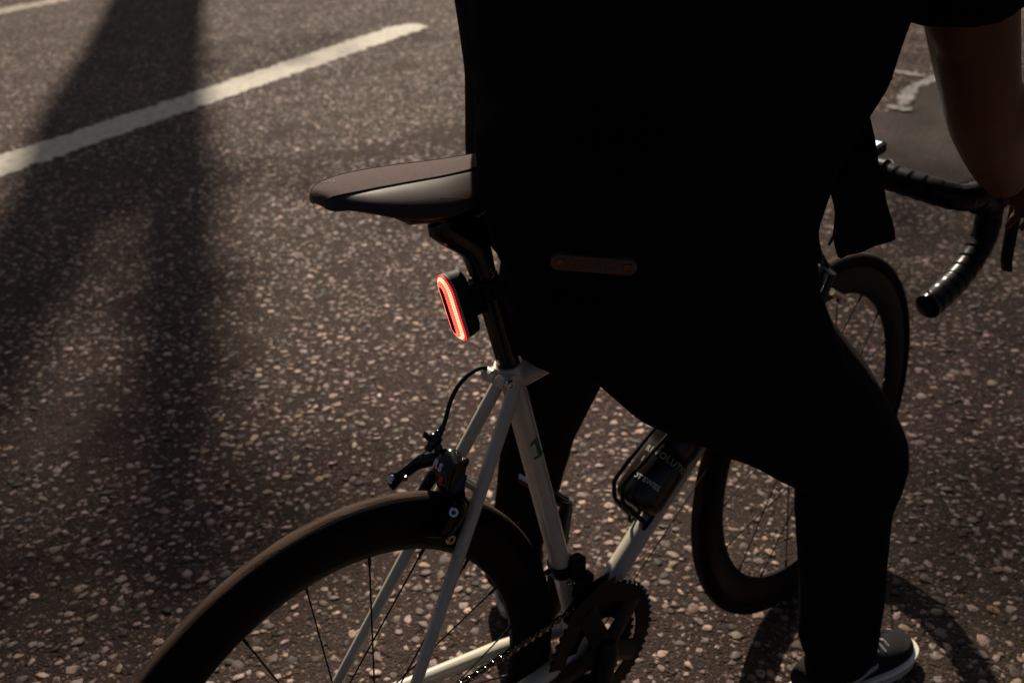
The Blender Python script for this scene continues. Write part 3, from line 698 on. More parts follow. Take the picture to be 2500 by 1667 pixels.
# front derailleur on the seat tube
mb = MB(); fd0 = BB + STd * .145
mb.tube([fd0 - STd * .009, fd0 + STd * .009], .0185, 24)
mb.box(fd0 + V((.012, -.016, .002)), V((.014, 0, 0)), V((0, .010, 0)), V((0, 0, .016)), .004)
mb.box(fd0 + V((.012, -.030, -.022)), V((.013, 0, 0)), V((0, .010, 0)), V((.003, 0, .018)), .004)
cg = [cc + V((math.cos(a) * .112, 0, math.sin(a) * .112)) for a in (R(128), R(112), R(96), R(80))]
for yy in (.006, -.006):
    mb.rings([[q + V((0, yy + .0008 * s_, 0)) + (q - cc).normalized() * h for q, h in zip(cg + cg[::-1], [-.008] * 4 + [.012] * 4)] for s_ in (1, -1)])
mb.cyl(fd0 + V((-.016, .004, .0)), fd0 + V((-.026, .004, .0)), .004, 10)
fdr = obj('front_derailleur', mb, M['black_alloy'], bike)
mb = MB(); mb.cyl(fd0 + V((-.008, -.024, -.010)), fd0 + V((-.013, -.026, -.011)), .0036, 12, bev=.0008); obj('limit_screw', mb, M['steel'], fdr); mb = MB(); mb.cyl(fd0 + V((.000, -.026, -.012)), fd0 + V((-.004, -.0275, -.013)), .003, 12, bev=.0008)
obj('limit_screw', mb, M['steel'], fdr)

# rear brake: dual pivot caliper on the bridge
bm_ = MB(); bx = V((-st_dir.z, 0, st_dir.x))                       # points to the rear, square to the stays
B0 = brg + bx * .020; up_ = st_dir; lat = V((0, 1, 0))
bm_.cyl(brg, brg + bx * .036, .0065, 16)
bm_.loft([(B0 + bx * .016 + up_ * .015 + lat * .022, up_ * .009, bx * .008), (B0 + bx * .016 + up_ * .014 + lat * .010, up_ * .019, bx * .014), (B0 + bx * .016 + up_ * .008, up_ * .025, bx * .015), (B0 + bx * .016 - lat * .016 + up_ * .002, up_ * .023, bx * .0145),
          (B0 + bx * .014 - lat * .028 - up_ * .014, up_ * .008 + lat * .018, bx * .013), (B0 + bx * .011 - lat * .032 - up_ * .036, lat * .013, bx * .011), (B0 + bx * .008 - lat * .027 - up_ * .060, lat * .009, bx * .009)], 16)
brake = obj('rear_brake', bm_, M['gloss_black'], bike)
mb = MB()                                                         # second arm with its cable fork
mb.loft([(B0 + bx * .006 - lat * .012 + up_ * .022, up_ * .007, bx * .006), (B0 + bx * .006 + lat * .010 + up_ * .016, up_ * .011, bx * .008), (B0 + bx * .006 + lat * .028 - up_ * .010, lat * .009, bx * .0075), (B0 + bx * .006 + lat * .033 - up_ * .036, lat * .007, bx * .006), (B0 + bx * .006 + lat * .028 - up_ * .056, lat * .006, bx * .006)], 14)
anchor = at(968, 1172, y=.050)
mb.loft([(B0 + bx * .018 + lat * .018 + up_ * .014, up_ * .0085, bx * .010), ((B0 + bx * .02 + lat * .03 + up_ * .018).lerp(anchor, .35), up_ * .0110, bx * .009), ((B0 + bx * .02 + lat * .03 + up_ * .018).lerp(anchor, .8), up_ * .0095, bx * .008), (anchor, up_ * .0125, bx * .010), (anchor + lat * .009, up_ * .009, bx * .008)], 14)
qa = at(977, 1150, y=.050); mb.loft([(anchor + up_ * .003, lat * .004, bx * .005), (qa, lat * .0035, bx * .004)], 10)
obj('caliper_arm', mb, M['gloss_black'], brake)
mb = MB(); barrel = at(1062, 1072, y=.026); bt = at(1078, 1160, y=.010)
mb.loft([(bt, lat * .015, bx * .009), (bt.lerp(barrel, .3) + bx * -.004, lat * .010, bx * .009), (bt.lerp(barrel, .65) + bx * -.005, lat * .008, bx * .008), (barrel, lat * .0065, bx * .0065)], 14)
cdn = (at(1082, 1045, y=.024) - at(1042, 1105, y=.030)).normalized()
mb.cyl(barrel - cdn * .016, barrel + cdn * .012, .0052, 16, bev=.001); mb.cyl(barrel - cdn * .006, barrel + cdn * .006, .0085, 12, bev=.0015); mb.cyl(barrel + cdn * .008, barrel + cdn * .018, .0042, 14)
qk = barrel - lat * .0 + bx * .012; mb.box(qk, bx * .008 + up_ * .003, lat * .003, up_ * .0035, .001)
obj('cable_arm', mb, M['gloss_black'], brake)
# pads
for sgn in (-1, 1):
    mb = MB(); pc = B0 + bx * .004 + lat * sgn * .0185 - up_ * .063; tn = V((.66, 0, -.75)) * .0
    tg = V((pc.z - RA.z, 0, -(pc.x - RA.x))).normalized(); rd = V((pc.x - RA.x, 0, pc.z - RA.z)).normalized()
    mb.box(pc, tg * .027, lat * .0055, rd * .005, .0015); mb.cyl(pc + lat * sgn * .004, pc + lat * sgn * .016, .0055, 14)
    pad = obj('brake_pad', mb, M['rubber'], brake)
    mb = MB(); e_ = pc + lat * sgn * .0165; mb.revolve([(.0028, 0), (.0062, 0), (.0058, .0028), (.0030, .0028)], e_, lat * sgn, 22); obj('pad_bolt', mb, M['steel'], brake)
mb = MB()
bo = at(1083, 1234, y=-.030); nrm = (CAM_LOC - bo).normalized()
mb.revolve([(.0022, 0), (.0058, 0), (.0052, .0030), (.0026, .0030)], B0 + bx * .0265 - lat * .0435 - up_ * .028 , (bx - lat * .9).normalized(), 22); obj('brake_bolt', mb, M['steel'], brake); mb = MB()
mb.revolve([(.0, -.0002), (.0055, -.0002), (.0048, .0022), (.0, .0024)], anchor + bx * .0095, bx, 22); obj('anchor_bolt', mb, M['steel'], brake); mb = MB()
mb.cyl(anchor - up_ * .010 + bx * .003, anchor - up_ * .022 + lat * .016 + bx * .004, .0012, 6); obj('wire_end', mb, M['steel'], brake); mb = MB()
mb.cyl(anchor - lat * .012 + up_ * .010 , anchor - lat * .016 + up_ * .008 + bx * .003, .003, 12)
obj('brake_bolt', mb, M['steel'], brake)
# maker's print on the caliper
mp = lambda x, y, z: B0 + bx * (.0316 + z) + up_ * (.008 + y - .012 * (x / .02) ** 2 * .3) - lat * (x + .002)
lettering('caliper_print', 'S', .013, mp, M['white_print'], brake, bold=.0006)
mp2 = lambda x, y, z: B0 + bx * (.0316 + z) + up_ * (.009 + y) - lat * (x - .007); lettering('caliper_print', 'R', .013, mp2, M['white_print'], brake, bold=.0006)
mb = MB(); mb.box(B0 + bx * .0313 - lat * .010 - up_ * .004, bx * .0005, lat * .003, up_ * .004); obj('red_flash', mb, M['red_print'], brake)
# cable housing from the seat cluster to the barrel, bare wire below it
cab = [at(1188, 898, y=.016), at(1168, 900, y=.018), at(1140, 918, y=.022), at(1115, 948, y=.025), at(1098, 985, y=.026), at(1086, 1030, y=.025), barrel + cdn * .012]
mb = MB(); mb.tube(bez(cab, 5), .0026, 12); obj('cable_housing', mb, M['rubber'], bike)
mb = MB(); mb.tube([barrel - cdn * .014, anchor + up_ * .006], .0008, 8); obj('brake_wire', mb, M['dark_steel'], bike)
# shift cable along the down tube
mb = MB(); dn_ = (HTb - BB).normalized(); no = V((dn_.z, 0, -dn_.x))
mb.tube([BB + no * .022 + V((.01, -.012, 0)), HTb + no * .030 + V((0, -.022, 0))], .0008, 6); obj('shift_cable', mb, M['dark_steel'], bike); mb = MB(); mb.tube([BB + no * .022 + V((.01, .012, 0)), HTb + no * .030 + V((0, .022, 0))], .0008, 6)
obj('shift_cable', mb, M['dark_steel'], bike)
# front brake
mb = MB(); fb = FA + V((-.075, 0, .352)) + fax * 0
mb.loft([(fb + fax * .034 + V((0, 0, -.05)), V((.007, 0, 0)), fax * .007), (fb + fax * .034 + V((.02, 0, -.01)), V((.007, 0, 0)), fax * .009), (fb + V((.03, 0, .012)), V((.009, 0, 0)), V((0, 0, .013))), (fb - fax * .034 + V((.02, 0, -.01)), V((.007, 0, 0)), fax * .009), (fb - fax * .034 + V((0, 0, -.05)), V((.007, 0, 0)), fax * .007)], 14)
fbr = obj('front_brake', mb, M['gloss_black'], bike)
mb = MB(); mb.cyl(at(2030, 712, y=-.03), at(2062, 730, y=-.03), .006, 12); obj('lever_pin', mb, M['steel'], fbr); mb = MB(); q = at(2050, 735, y=-.032); mb.ball(q, .006)
obj('brake_bolt', mb, M['steel'], fbr)
mb = MB(); mb.tube(bez([fb + V((.03, -.02, .03)), fb + V((.06, -.04, .11)), SB + V((.09, -.05, -.02)), SB + V((.06, -.08, -.01)), SB + V((.012, -.10, -.012))], 5), .0025, 10); obj('cable_housing', mb, M['rubber'], bike)

# bottle cage
dtd = (HTb - BB).normalized(); dtn = V((-dtd.z, 0, dtd.x))
bot = V((.520, 0, .418)); bot = BB + dtd * ((bot - BB).dot(dtd)) + dtn * .060
mb = MB()
for sgn in (1, -1):
    loop = [bot - dtn * .038 + lat * sgn * .010 + dtd * .14, bot - dtn * .039 + lat * sgn * .012 - dtd * .004, bot - dtn * .02 + lat * sgn * .014 - dtd * .010, bot + dtn * .034 + lat * sgn * .008 - dtd * .010, bot + dtn * .058 + lat * sgn * .008 + dtd * .002, bot + dtn * .064 + lat * sgn * .009 + dtd * .020, bot + dtn * .046 + lat * sgn * .012 + dtd * .110, bot + dtn * .040 + lat * sgn * .004 + dtd * .125]
    mb.tube(bez(loop, 5), .0030, 10)
mb.box(bot - dtn * .041 + dtd * .06, dtd * .045, lat * .009, dtn * .002, .001)
mb.box(bot - dtd * .008, dtd * .002, lat * .016, dtn * .028, .001)
obj('bottle_cage', mb, M['black_alloy'], bike)

# ------------------------------------------------------------------ bottle, a thing of its own in the cage
mb = MB()
prof = [(0, .022), (.0025, .0285), (.007, .0330), (.015, .0365), (.085, .0365), (.092, .0345), (.100, .0345), (.107, .0365), (.150, .0365), (.162, .033), (.168, .0325), (.186, .0325), (.190, .022), (.200, .011), (.214, .010), (.216, .006)]
mb.tube([bot + dtd * a for a, _ in prof], [r_ for _, r_ in prof], 40, hint=V((0, 1, 0)))
bottle = obj('water_bottle', mb, M['bottle'], org=bot, sharp=35)
tag(bottle, 'black drinks bottle with pale lettering, standing in the cage on the down tube', 'bottle')
tow = (CAM_LOC - bot); tow = (tow - dtd * tow.dot(dtd)).normalized(); sd_ = dtd.cross(tow)
def bt_map(c_along, ang): 
    return lambda x, y, z: bot + dtd * (c_along + y) + (tow * math.cos(x / .0366 + ang) + sd_ * math.sin(x / .0366 + ang)) * (.0367 + z)
lettering('bottle_lettering', 'REVOLUTION', .0135, bt_map(.079, .28), M['print'], bottle, bold=.0002, sp=1.12)
lettering('bottle_lettering', '18', .012, bt_map(.062, -.72), M['print'], bottle, bold=.0002)
lettering('bottle_lettering', 'DT SWISS', .0105, bt_map(.036, -.12), M['white_print'], bottle, bold=.0003)
for tp_, c_ in (('REVOLUTION', .098), ):
    pass

# ------------------------------------------------------------------ tail light strapped to the seatpost
LC = V((.2085, 0, .853)); lu = pd.copy(); lf = V((-lu.z, 0, lu.x)); yaw = R(13); lf0 = lf.copy(); lf = (lf0 * math.cos(yaw) + V((0, 1, 0)) * math.sin(yaw)).normalized(); lr = (V((0, -1, 0)) * math.cos(yaw) + lf0 * math.sin(yaw)).normalized()
LC = LC + lf * .002 + V((.004, 0, .002))
def stadium(c, hw, hh, n=14):
    pts = []
    for k in range(n + 1): a = PI * k / n; pts.append(c + lr * hw * math.cos(a) + lu * (hh - hw + hw * math.sin(a)))
    for k in range(n + 1): a = PI + PI * k / n; pts.append(c + lr * hw * math.cos(a) + lu * (-(hh - hw) + hw * math.sin(a)))
    return pts
mb = MB()
mb.rings([stadium(LC - lf * .014, .010, .036), stadium(LC - lf * .011, .0145, .0405), stadium(LC + lf * .000, .0165, .0425), stadium(LC + lf * .004, .0165, .0425)])
mb.box(LC - lf * .018, lf * .008, lr * .009, lu * .020, .002)
tl = obj('tail_light', mb, M['rubber'], org=LC, sharp=35)
tag(tl, 'oblong red tail light glowing on the black seatpost', 'bike light')
mb = MB(); mb.rings([stadium(LC + lf * .0038, .0169, .0429), stadium(LC + lf * .0070, .0169, .0429), stadium(LC + lf * .0080, .0160, .0420)], cap=False); obj('lens_rim', mb, M['clear'], tl, sharp=60)
dome = ((.0170, .0078), (.0169, .0098), (.0163, .0086), (.0148, .0086), (.0126, .0106), (.0104, .0122), (.0082, .0134), (.0052, .0142))
mb = MB(); mb.rings([stadium(LC + lf * z_, h_, h_ + .026) for h_, z_ in dome], cap=False); obj('red_lens', mb, M['led_red'], tl, sharp=60)
mb = MB(); mb.rings([stadium(LC + lf * .0142, .0053, .0313), stadium(LC + lf * .0147, .0051, .0311), stadium(LC + lf * .0150, .0042, .0302), stadium(LC + lf * .0151, .002, .028)], cap=True); obj('dark_window', mb, M['lens_black'], tl, sharp=60)
for nm, rows_, mt_, rr_ in (('led_row', ((.0138, .0099), (.0120, .0114)), 'led_hot', .00100), ('led_row', ((.0102, .0126), (.0084, .0135), (.0066, .0140)), 'led_warm', .00075)):
    mb = MB()
    for hw_, z_ in rows_:
        sp_ = stadium(LC + lf * z_, hw_, hw_ + .026, 16)
        for k in range(len(sp_)):
            q0, q1 = sp_[k], sp_[(k + 1) % len(sp_)]; m_ = max(1, int((q1 - q0).length / .0026))
            for j in range(m_): mb.ball(q0.lerp(q1, j / m_), rr_, 6, 4)
    obj(nm, mb, M[mt_], tl)
mb = MB()
pcl = pa + pd * ((LC - pa).dot(pd))
mb.tube([pcl - pd * .011, pcl + pd * .011], .0158, 24); mb.tube([pcl - pd * .012, pcl - pd * .009], .0165, 24); mb.tube([pcl + pd * .009, pcl + pd * .012], .0165, 24)
mb.box(pcl + V((.004, -.020, 0)), V((.010, 0, 0)), V((0, .005, 0)), pd * .010, .002)
obj('strap', mb, M['rubber'], tl)

# ------------------------------------------------------------------ phone in front of the stem
pc = at(2168, 346, y=-.034)
fx_ = V((.94, .0, .10)).normalized(); ly_ = V((0, 1, .02)).normalized(); nz_ = fx_.cross(ly_)
pcen = pc - fx_ * .055 + ly_ * .034
mb = MB(); mb.box(pcen - nz_ * .0085, fx_ * .055, ly_ * .034, nz_ * .0095, .003); mb.box(pcen - nz_ * .018, fx_ * .014, ly_ * .014, nz_ * .010, .002)
ph = obj('cycle_computer', mb, M['rubber'], org=pcen); tag(ph, 'black handheld screen with a bright display, mounted ahead of the stem', 'cycle computer')
mb = MB(); mb.box(pcen + nz_ * .0012, fx_ * .046, ly_ * .029, nz_ * .0004); obj('screen', mb, M['screen'], ph)

# ------------------------------------------------------------------ the person
PER = V((.58, .05, 0))
person = thing('person', 'person in black jacket and trousers standing astride the bicycle, right hand on the bar', 'person', PER)
HL, HR = V((.50, .07, .86)), V((.50, -.125, .86))
KL, KR = V((.538, .222, .475)), V((.785, -.185, .470))
AL, AR = V((.585, .358, .095)), V((.800, -.200, .105))
X, Y, Z = V((1, 0, 0)), V((0, 1, 0)), V((0, 0, 1))
SHR, SHL = V((.590, -.292, 1.325)), V((.590, .125, 1.345))
ELR, ELL = V((.776, -.285, 1.018)), V((.82, .235, 1.055))
WRR, WRL = V((.988, -.240, .868)), V((.988, .240, .868))
def limb(mb, pts, rads, n=20, flat=1.0):
    P = bez(pts, 5); rr = [q[0] for q in densify([(r_,) for r_ in rads], 5)]
    mb.tube(P, rr, n)
b = MB()
NK = V((.650, -.085, 1.46)); HD = V((.715, -.08, 1.60))
b.loft([(V((.47, -.02, .80)), Y * .13, X * .10), (V((.49, -.035, .92)), Y * .155, X * .115), (V((.50, -.065, 1.04)), Y * .14, X * .10), (V((.515, -.09, 1.16)), Y * .15, X * .11), (V((.56, -.095, 1.30)), Y * .17, X * .115), (V((.595, -.09, 1.39)), Y * .13, X * .08), (V((.625, -.09, 1.43)), Y * .06, X * .06)], 24)
limb(b, [V((.615, -.09, 1.41)), NK, V((.69, -.08, 1.53))], [.062, .056, .058])
b.loft([(HD + V((.0, 0, -.115)), Y * .045, X * .060), (HD + V((.012, 0, -.08)), Y * .062, X * .085), (HD + V((.004, 0, -.02)), Y * .074, X * .098), (HD + V((-.004, 0, .04)), Y * .078, X * .100), (HD + V((-.008, 0, .09)), Y * .066, X * .082), (HD + V((-.008, 0, .118)), Y * .030, X * .036)], 24)
b.loft([(HD + V((.085, 0, .03)), Y * .010, Z * .012), (HD + V((.110, 0, -.012)), Y * .017, Z * .014), (HD + V((.090, 0, -.026)), Y * .014, Z * .010)], 12)     # nose
for sg in (1, -1):
    b.loft([(HD + V((-.012, sg * .072, 0)), X * .022, Z * .034), (HD + V((-.016, sg * .090, .002)), X * .018, Z * .030)], 14)                       # ears
b.loft([(HD + V((.088, 0, -.058)), Y * .026, Z * .006), (HD + V((.098, 0, -.058)), Y * .020, Z * .009)], 12)                                        # lips
for sg, SH, EL, WRi in ((-1, SHR, ELR, WRR), (1, SHL, ELL, WRL)):
    limb(b, [SH, SH.lerp(EL, .45), EL.lerp(SH, .12) + (WRi - SH).normalized() * .012, EL.lerp(WRi, .14), EL.lerp(WRi, .35), EL.lerp(WRi, .7), WRi, WRi + (WRi - EL).normalized() * .02], [.063, .053, .045, .044, .044, .040, .033, .030])
    limb(b, [EL + (SH - EL) * .10 + Y * sg * .012, EL.lerp(WRi, .16) + Y * sg * .016 + Z * .010, EL.lerp(WRi, .40) + Y * sg * .012 + Z * .008, EL.lerp(WRi, .62)], [.024, .036, .036, .024])
    limb(b, [SH.lerp(EL, .35) - X * .012, SH.lerp(EL, .6) - X * .020, SH.lerp(EL, .85) - X * .010], [.040, .040, .030])
    # hand on the hood: palm over it, fingers wrapped round the outside and down to the lever
    fdv = V((.90, -sg * .05, -.16)).normalized(); K0 = V((1.012, sg * .233, .860)); out = V((0, sg, 0))
    b.loft([(WRi, Y * .027, Z * .020), (K0, Y * .036, Z * .019), (K0 + fdv * .045 + Z * .004, Y * .043, Z * .017), (K0 + fdv * .075, Y * .041, Z * .014)], 18)
    for k in range(4):
        l_ = (.9, 1.0, .95, .78)[k]; base = K0 + fdv * (.072 - .004 * abs(k - 1)) + out * (-.026 + .0185 * k) + Z * -.002
        side = .4 + .3 * k
        p1_ = base + (fdv * .020 + out * .010 * k * .5 - Z * .030) * l_
        p2_ = p1_ + (V((-.004, sg * .002, -.034))) * l_; p3_ = p2_ + V((-.020, sg * -.006, -.022)) * l_
        b.tube([base - fdv * .014, base, p1_, p2_, p3_], [.0095, .0095, .0088, .0080, .0062], 10)
    tb = K0 + fdv * .012 - out * .030
    b.tube([tb + out * .008, tb + fdv * .022 - out * .004 - Z * .010, tb + fdv * .044 + out * .004 - Z * .022, tb + fdv * .058 + out * .012 - Z * .028], [.013, .0115, .0100, .007], 10)
for HP, KN, AN, dr in ((HL, KL, AL, 1), (HR, KR, AR, -1)):
    limb(b, [HP, HP.lerp(KN, .4), KN, KN.lerp(AN, .3), AN], [.080, .068, .045, .043, .032])
    hd_ = R(-14 if dr < 0 else 48); h_ = (.84 if dr < 0 else .96) * V((math.cos(hd_), math.sin(hd_), 0)); n_s = V((-h_.y, h_.x, 0)); g_ = V((AN.x, AN.y, 0)) - h_ * .055
    b.loft([(g_ + h_ * .02 + Z * .045, n_s * .022, Z * .022), (g_ + h_ * .06 + Z * .055, n_s * .026, Z * .032), (g_ + h_ * .14 + Z * .046, n_s * .028, Z * .020), (g_ + h_ * .22 + Z * .036, n_s * .028, Z * .012), (g_ + h_ * .245 + Z * .034, n_s * .016, Z * .008)], 14)
body = obj('body', b, M['skin'], person); remesh(body, .0052, 3)
# eyes
eyem = mat('eye white', (.6, .58, .55), .2, var=(60, (.55, .53, .5)))
for sg in (1, -1): mb = MB(); mb.ball(HD + V((.0785, sg * .030, .018)), .0115); eye_ = obj('eye', mb, eyem, body); mb = MB(); mb.ball(HD + V((.0862, sg * .030, .018)), .0048); obj('iris', mb, M['hair'], eye_)
mb = MB(); mb.ball(HD + V((-.022, 0, .045)), 1, 24, 14, (.104, .088, .096)); mb.loft([(HD + V((-.055, 0, -.06)), Y * .055, X * .03), (HD + V((-.05, 0, .02)), Y * .082, X * .05)], 18)
hair = obj('hair', mb, M['hair'], person); remesh(hair, .006, 2); wrinkle(hair, .006, 90)

# trousers
t = MB()
t.loft([(V((.47, -.02, .95)), Y * .165, X * .135), (V((.475, -.02, .87)), Y * .180, X * .140), (V((.48, -.02, .79)), Y * .165, X * .120), (V((.50, -.02, .74)), Y * .10, X * .08)], 28)
limb(t, [HL + V((0, -.01, .02)), HL.lerp(KL, .35), HL.lerp(KL, .7), KL, KL.lerp(AL, .25), KL.lerp(AL, .6), AL + V((0, 0, .0)), AL + V((.008, .008, -.04))], [.100, .092, .074, .062, .058, .052, .052, .058])
limb(t, [HR + V((-.005, .01, -.01)), HR.lerp(KR, .3) + V((-.022, .015, -.03)), HR.lerp(KR, .65) + V((-.010, .006, -.016)), KR + V((-.008, .004, .004)), KR.lerp(AR, .18) + V((-.014, .004, -.01)), KR.lerp(AR, .5) + V((-.010, .004, 0)), KR.lerp(AR, .80) + V((-.006, .004, 0)), AR + V((-.004, .004, .012)), AR + V((.002, 0, -.035))], [.120, .116, .104, .082, .070, .066, .064, .062, .046])
limb(t, [at(1490, 865, y=-.05), at(1640, 900, y=-.09), at(1800, 955, y=-.13), at(1950, 1040, y=-.17)], [.047, .076, .086, .080])
tr = obj('trousers', t, M['trousers'], person); remesh(tr, .008, 3); wrinkle(tr, .010, 11, 3)

# shirt tail under the jacket, jacket, sleeves
def tsec(c, hw_, hd_, rot=0): 
    c_, s_ = math.cos(rot), math.sin(rot); return (V(c), V((-s_, c_, 0)) * hw_, V((c_, s_, 0)) * hd_)
t = MB()
t.loft([tsec((.485, -.022, .738), .160, .172, -.1), tsec((.490, -.026, .760), .186, .190, -.1), tsec((.497, -.037, .82), .20, .19, -.05), tsec((.50, -.03, .92), .19, .165), tsec((.53, -.02, 1.02), .15, .12)], 32)
sh = obj('shirt', t, M['shirt'], person); remesh(sh, .008, 2); wrinkle(sh, .010, 9, 12)
t = MB()
t.loft([tsec((.495, -.035, .862), .203, .193), tsec((.477, -.027, .90), .211, .196), tsec((.467, -.040, .98), .222, .205), tsec((.476, -.063, 1.08), .241, .215), tsec((.479, -.068, 1.18), .260, .222), tsec((.510, -.075, 1.32), .240, .185), tsec((.56, -.08, 1.41), .15, .11), tsec((.60, -.08, 1.455), .085, .078)], 36)
limb(t, [SHR + V((-.015, .10, -.02)), SHR + V((-.008, .035, .0)), SHR.lerp(ELR, .22), SHR.lerp(ELR, .40), SHR.lerp(ELR, .57)], [.085, .096, .090, .083, .072]); limb(t, [SHL + V((-.015, -.10, -.02)), SHL + V((-.008, -.035, 0)), SHL.lerp(ELL, .22), SHL.lerp(ELL, .5), SHL.lerp(ELL, .70)], [.085, .096, .090, .082, .072])
tail = []
for px, py, hw_, dy_ in ((1215, 20, .020, .13), (1172, 90, .040, .11), (1150, 160, .058, .07), (1146, 230, .074, .02), (1150, 320, .088, -.025), (1157, 395, .095, -.035), (1163, 450, .098, -.035), (1178, 513, .098, -.035), (1196, 586, .096, -.035), (1206, 640, .092, -.035)):
    q = at(px, py, y=dy_) + V((.738, -.674, 0)) * hw_; tail.append((q, V((.738, -.674, 0)) * hw_, V((.66, .75, 0)) * .085))
t.loft(tail, 28)
jk = obj('jacket', t, M['cloth'], person); remesh(jk, .008, 2); wrinkle(jk, .014, 8, 20)
# open front panel of the jacket hanging down
c1, c2, c3, c4 = at(2092, 270, y=-.196), at(2118, 280, y=-.204), at(2181, 583, y=-.212), at(2050, 630, y=-.200)
c0 = at(2010, 290, y=-.180)
n_ = (c3 - c1).cross(c4 - c1).normalized() * .003
rows = []
for i in range(13):
    s = i / 12; a = c0.lerp(c4, s); bb = c2.lerp(c3, s); jag = .0035 * noise.noise(V((s * 23, 1, 0)))
    rows.append([a.lerp(bb, k / 8 + (jag * 12 if k == 8 else 0)) + n_ * (3 * noise.noise(V((s * 4, k * .5, 2)))) for k in range(9)])
mb = MB()
for sgn in (1, -1):
    mb.add([p + n_ * sgn for r_ in rows for p in r_], [(i * 9 + k, i * 9 + k + 1, (i + 1) * 9 + k + 1, (i + 1) * 9 + k) for i in range(12) for k in range(8)])
edge = [rows[0][k] for k in range(9)] + [rows[i][8] for i in range(1, 13)] + [rows[12][k] for k in range(7, -1, -1)] + [rows[i][0] for i in range(11, 0, -1)]
m_ = len(edge); mb.add([p + n_ for p in edge] + [p - n_ for p in edge], [(k, (k + 1) % m_, m_ + (k + 1) % m_, m_ + k) for k in range(m_)])
obj('front_panel', mb, M['cloth'], jk)
# side adjuster tab with buckle on the jacket flank
q = at(2150, 205, y=-.238); mb = MB(); mb.box(q, (at(2165, 185, y=-.238) - at(2140, 222, y=-.238)) * .5, V((.3, -1, 0)).normalized() * .006, V((.006, 0, -.002)), .001); obj('side_tab', mb, M['cloth'], jk)
# leather badge with two rivets on the back hem
bcx = at(1445, 637, y=-.125); e1 = at(1350, 629, y=-.085); e2 = at(1545, 645, y=-.185)
ex = (e2 - e1).normalized(); nb = V((-.72, -.70, .0)); nb = (nb - ex * nb.dot(ex)).normalized(); ez = nb.cross(ex); ez = ez if ez.z > 0 else -ez

from mathutils.bvhtree import BVHTree
bvh = BVHTree.FromPolygons([V(v.co) + PER for v in jk.data.vertices], [tuple(p.vertices) for p in jk.data.polygons])
def on_jacket(px, py):
    d = (at(px, py, y=0.) - CAM_LOC).normalized(); h = bvh.ray_cast(CAM_LOC, d); return (h[0], h[1]) if h[0] else (at(px, py, y=-.12), -d)
bl, _ = on_jacket(1358, 630); br_, _ = on_jacket(1538, 644); bm0, bn = on_jacket(1448, 637)
ex = (br_ - bl).normalized(); bn = (bn - ex * bn.dot(ex)).normalized(); ez = ex.cross(bn); ez = ez if ez.z > 0 else -ez
W2 = (br_ - bl).length / 2 + .006; H2 = .0085
def bpt(u, v, off):                                                # badge follows the cloth
    b0 = bl.lerp(br_, .5) + ex * u + ez * v; h = bvh.ray_cast(b0 + bn * .06, -bn)
    return (h[0] if h[0] else b0) + bn * off
def pill(w_, h_, n=8):
    return [(w_ - h_ + h_ * math.cos(a), h_ * math.sin(a)) for a in np.linspace(-PI / 2, PI / 2, n)] + [(-(w_ - h_) - h_ * math.cos(a), h_ * math.sin(a)) for a in np.linspace(PI / 2, -PI / 2, n)]
hs_ = [bpt(u, 0, 0) for u in np.linspace(-W2, W2, 9)]; base_off = max((q - bl.lerp(br_, .5)).dot(bn) for q in hs_) + .0012
def flatb(u, v, off): return bl.lerp(br_, .5) + ex * u + ez * v + bn * (base_off + off)
mb = MB(); mb.rings([[flatb(u, v, o_) for u, v in pill(W2 - k_, H2 - k_)] for k_, o_ in ((0, -.006), (0, .0008), (.0008, .0016), (.0014, .0016))])
badge = obj('badge', mb, M['leather_badge'], jk)
for s_ in (-1, 1):
    mb = MB(); mb.revolve([(.0, 0), (.0050, 0), (.0044, .0016), (.0030, .0018), (.0028, .0010), (0, .0010)], flatb(s_ * (W2 - .0095), 0, .0016), bn, 20); obj('rivet', mb, M['brass'], badge)
lettering('badge_lettering', 'BROOKS', .0115, lambda x, y, z: flatb(x, y, .0016 + z), M['leather_badge'], badge, bold=.0005, sp=1.15, depth=.0007)

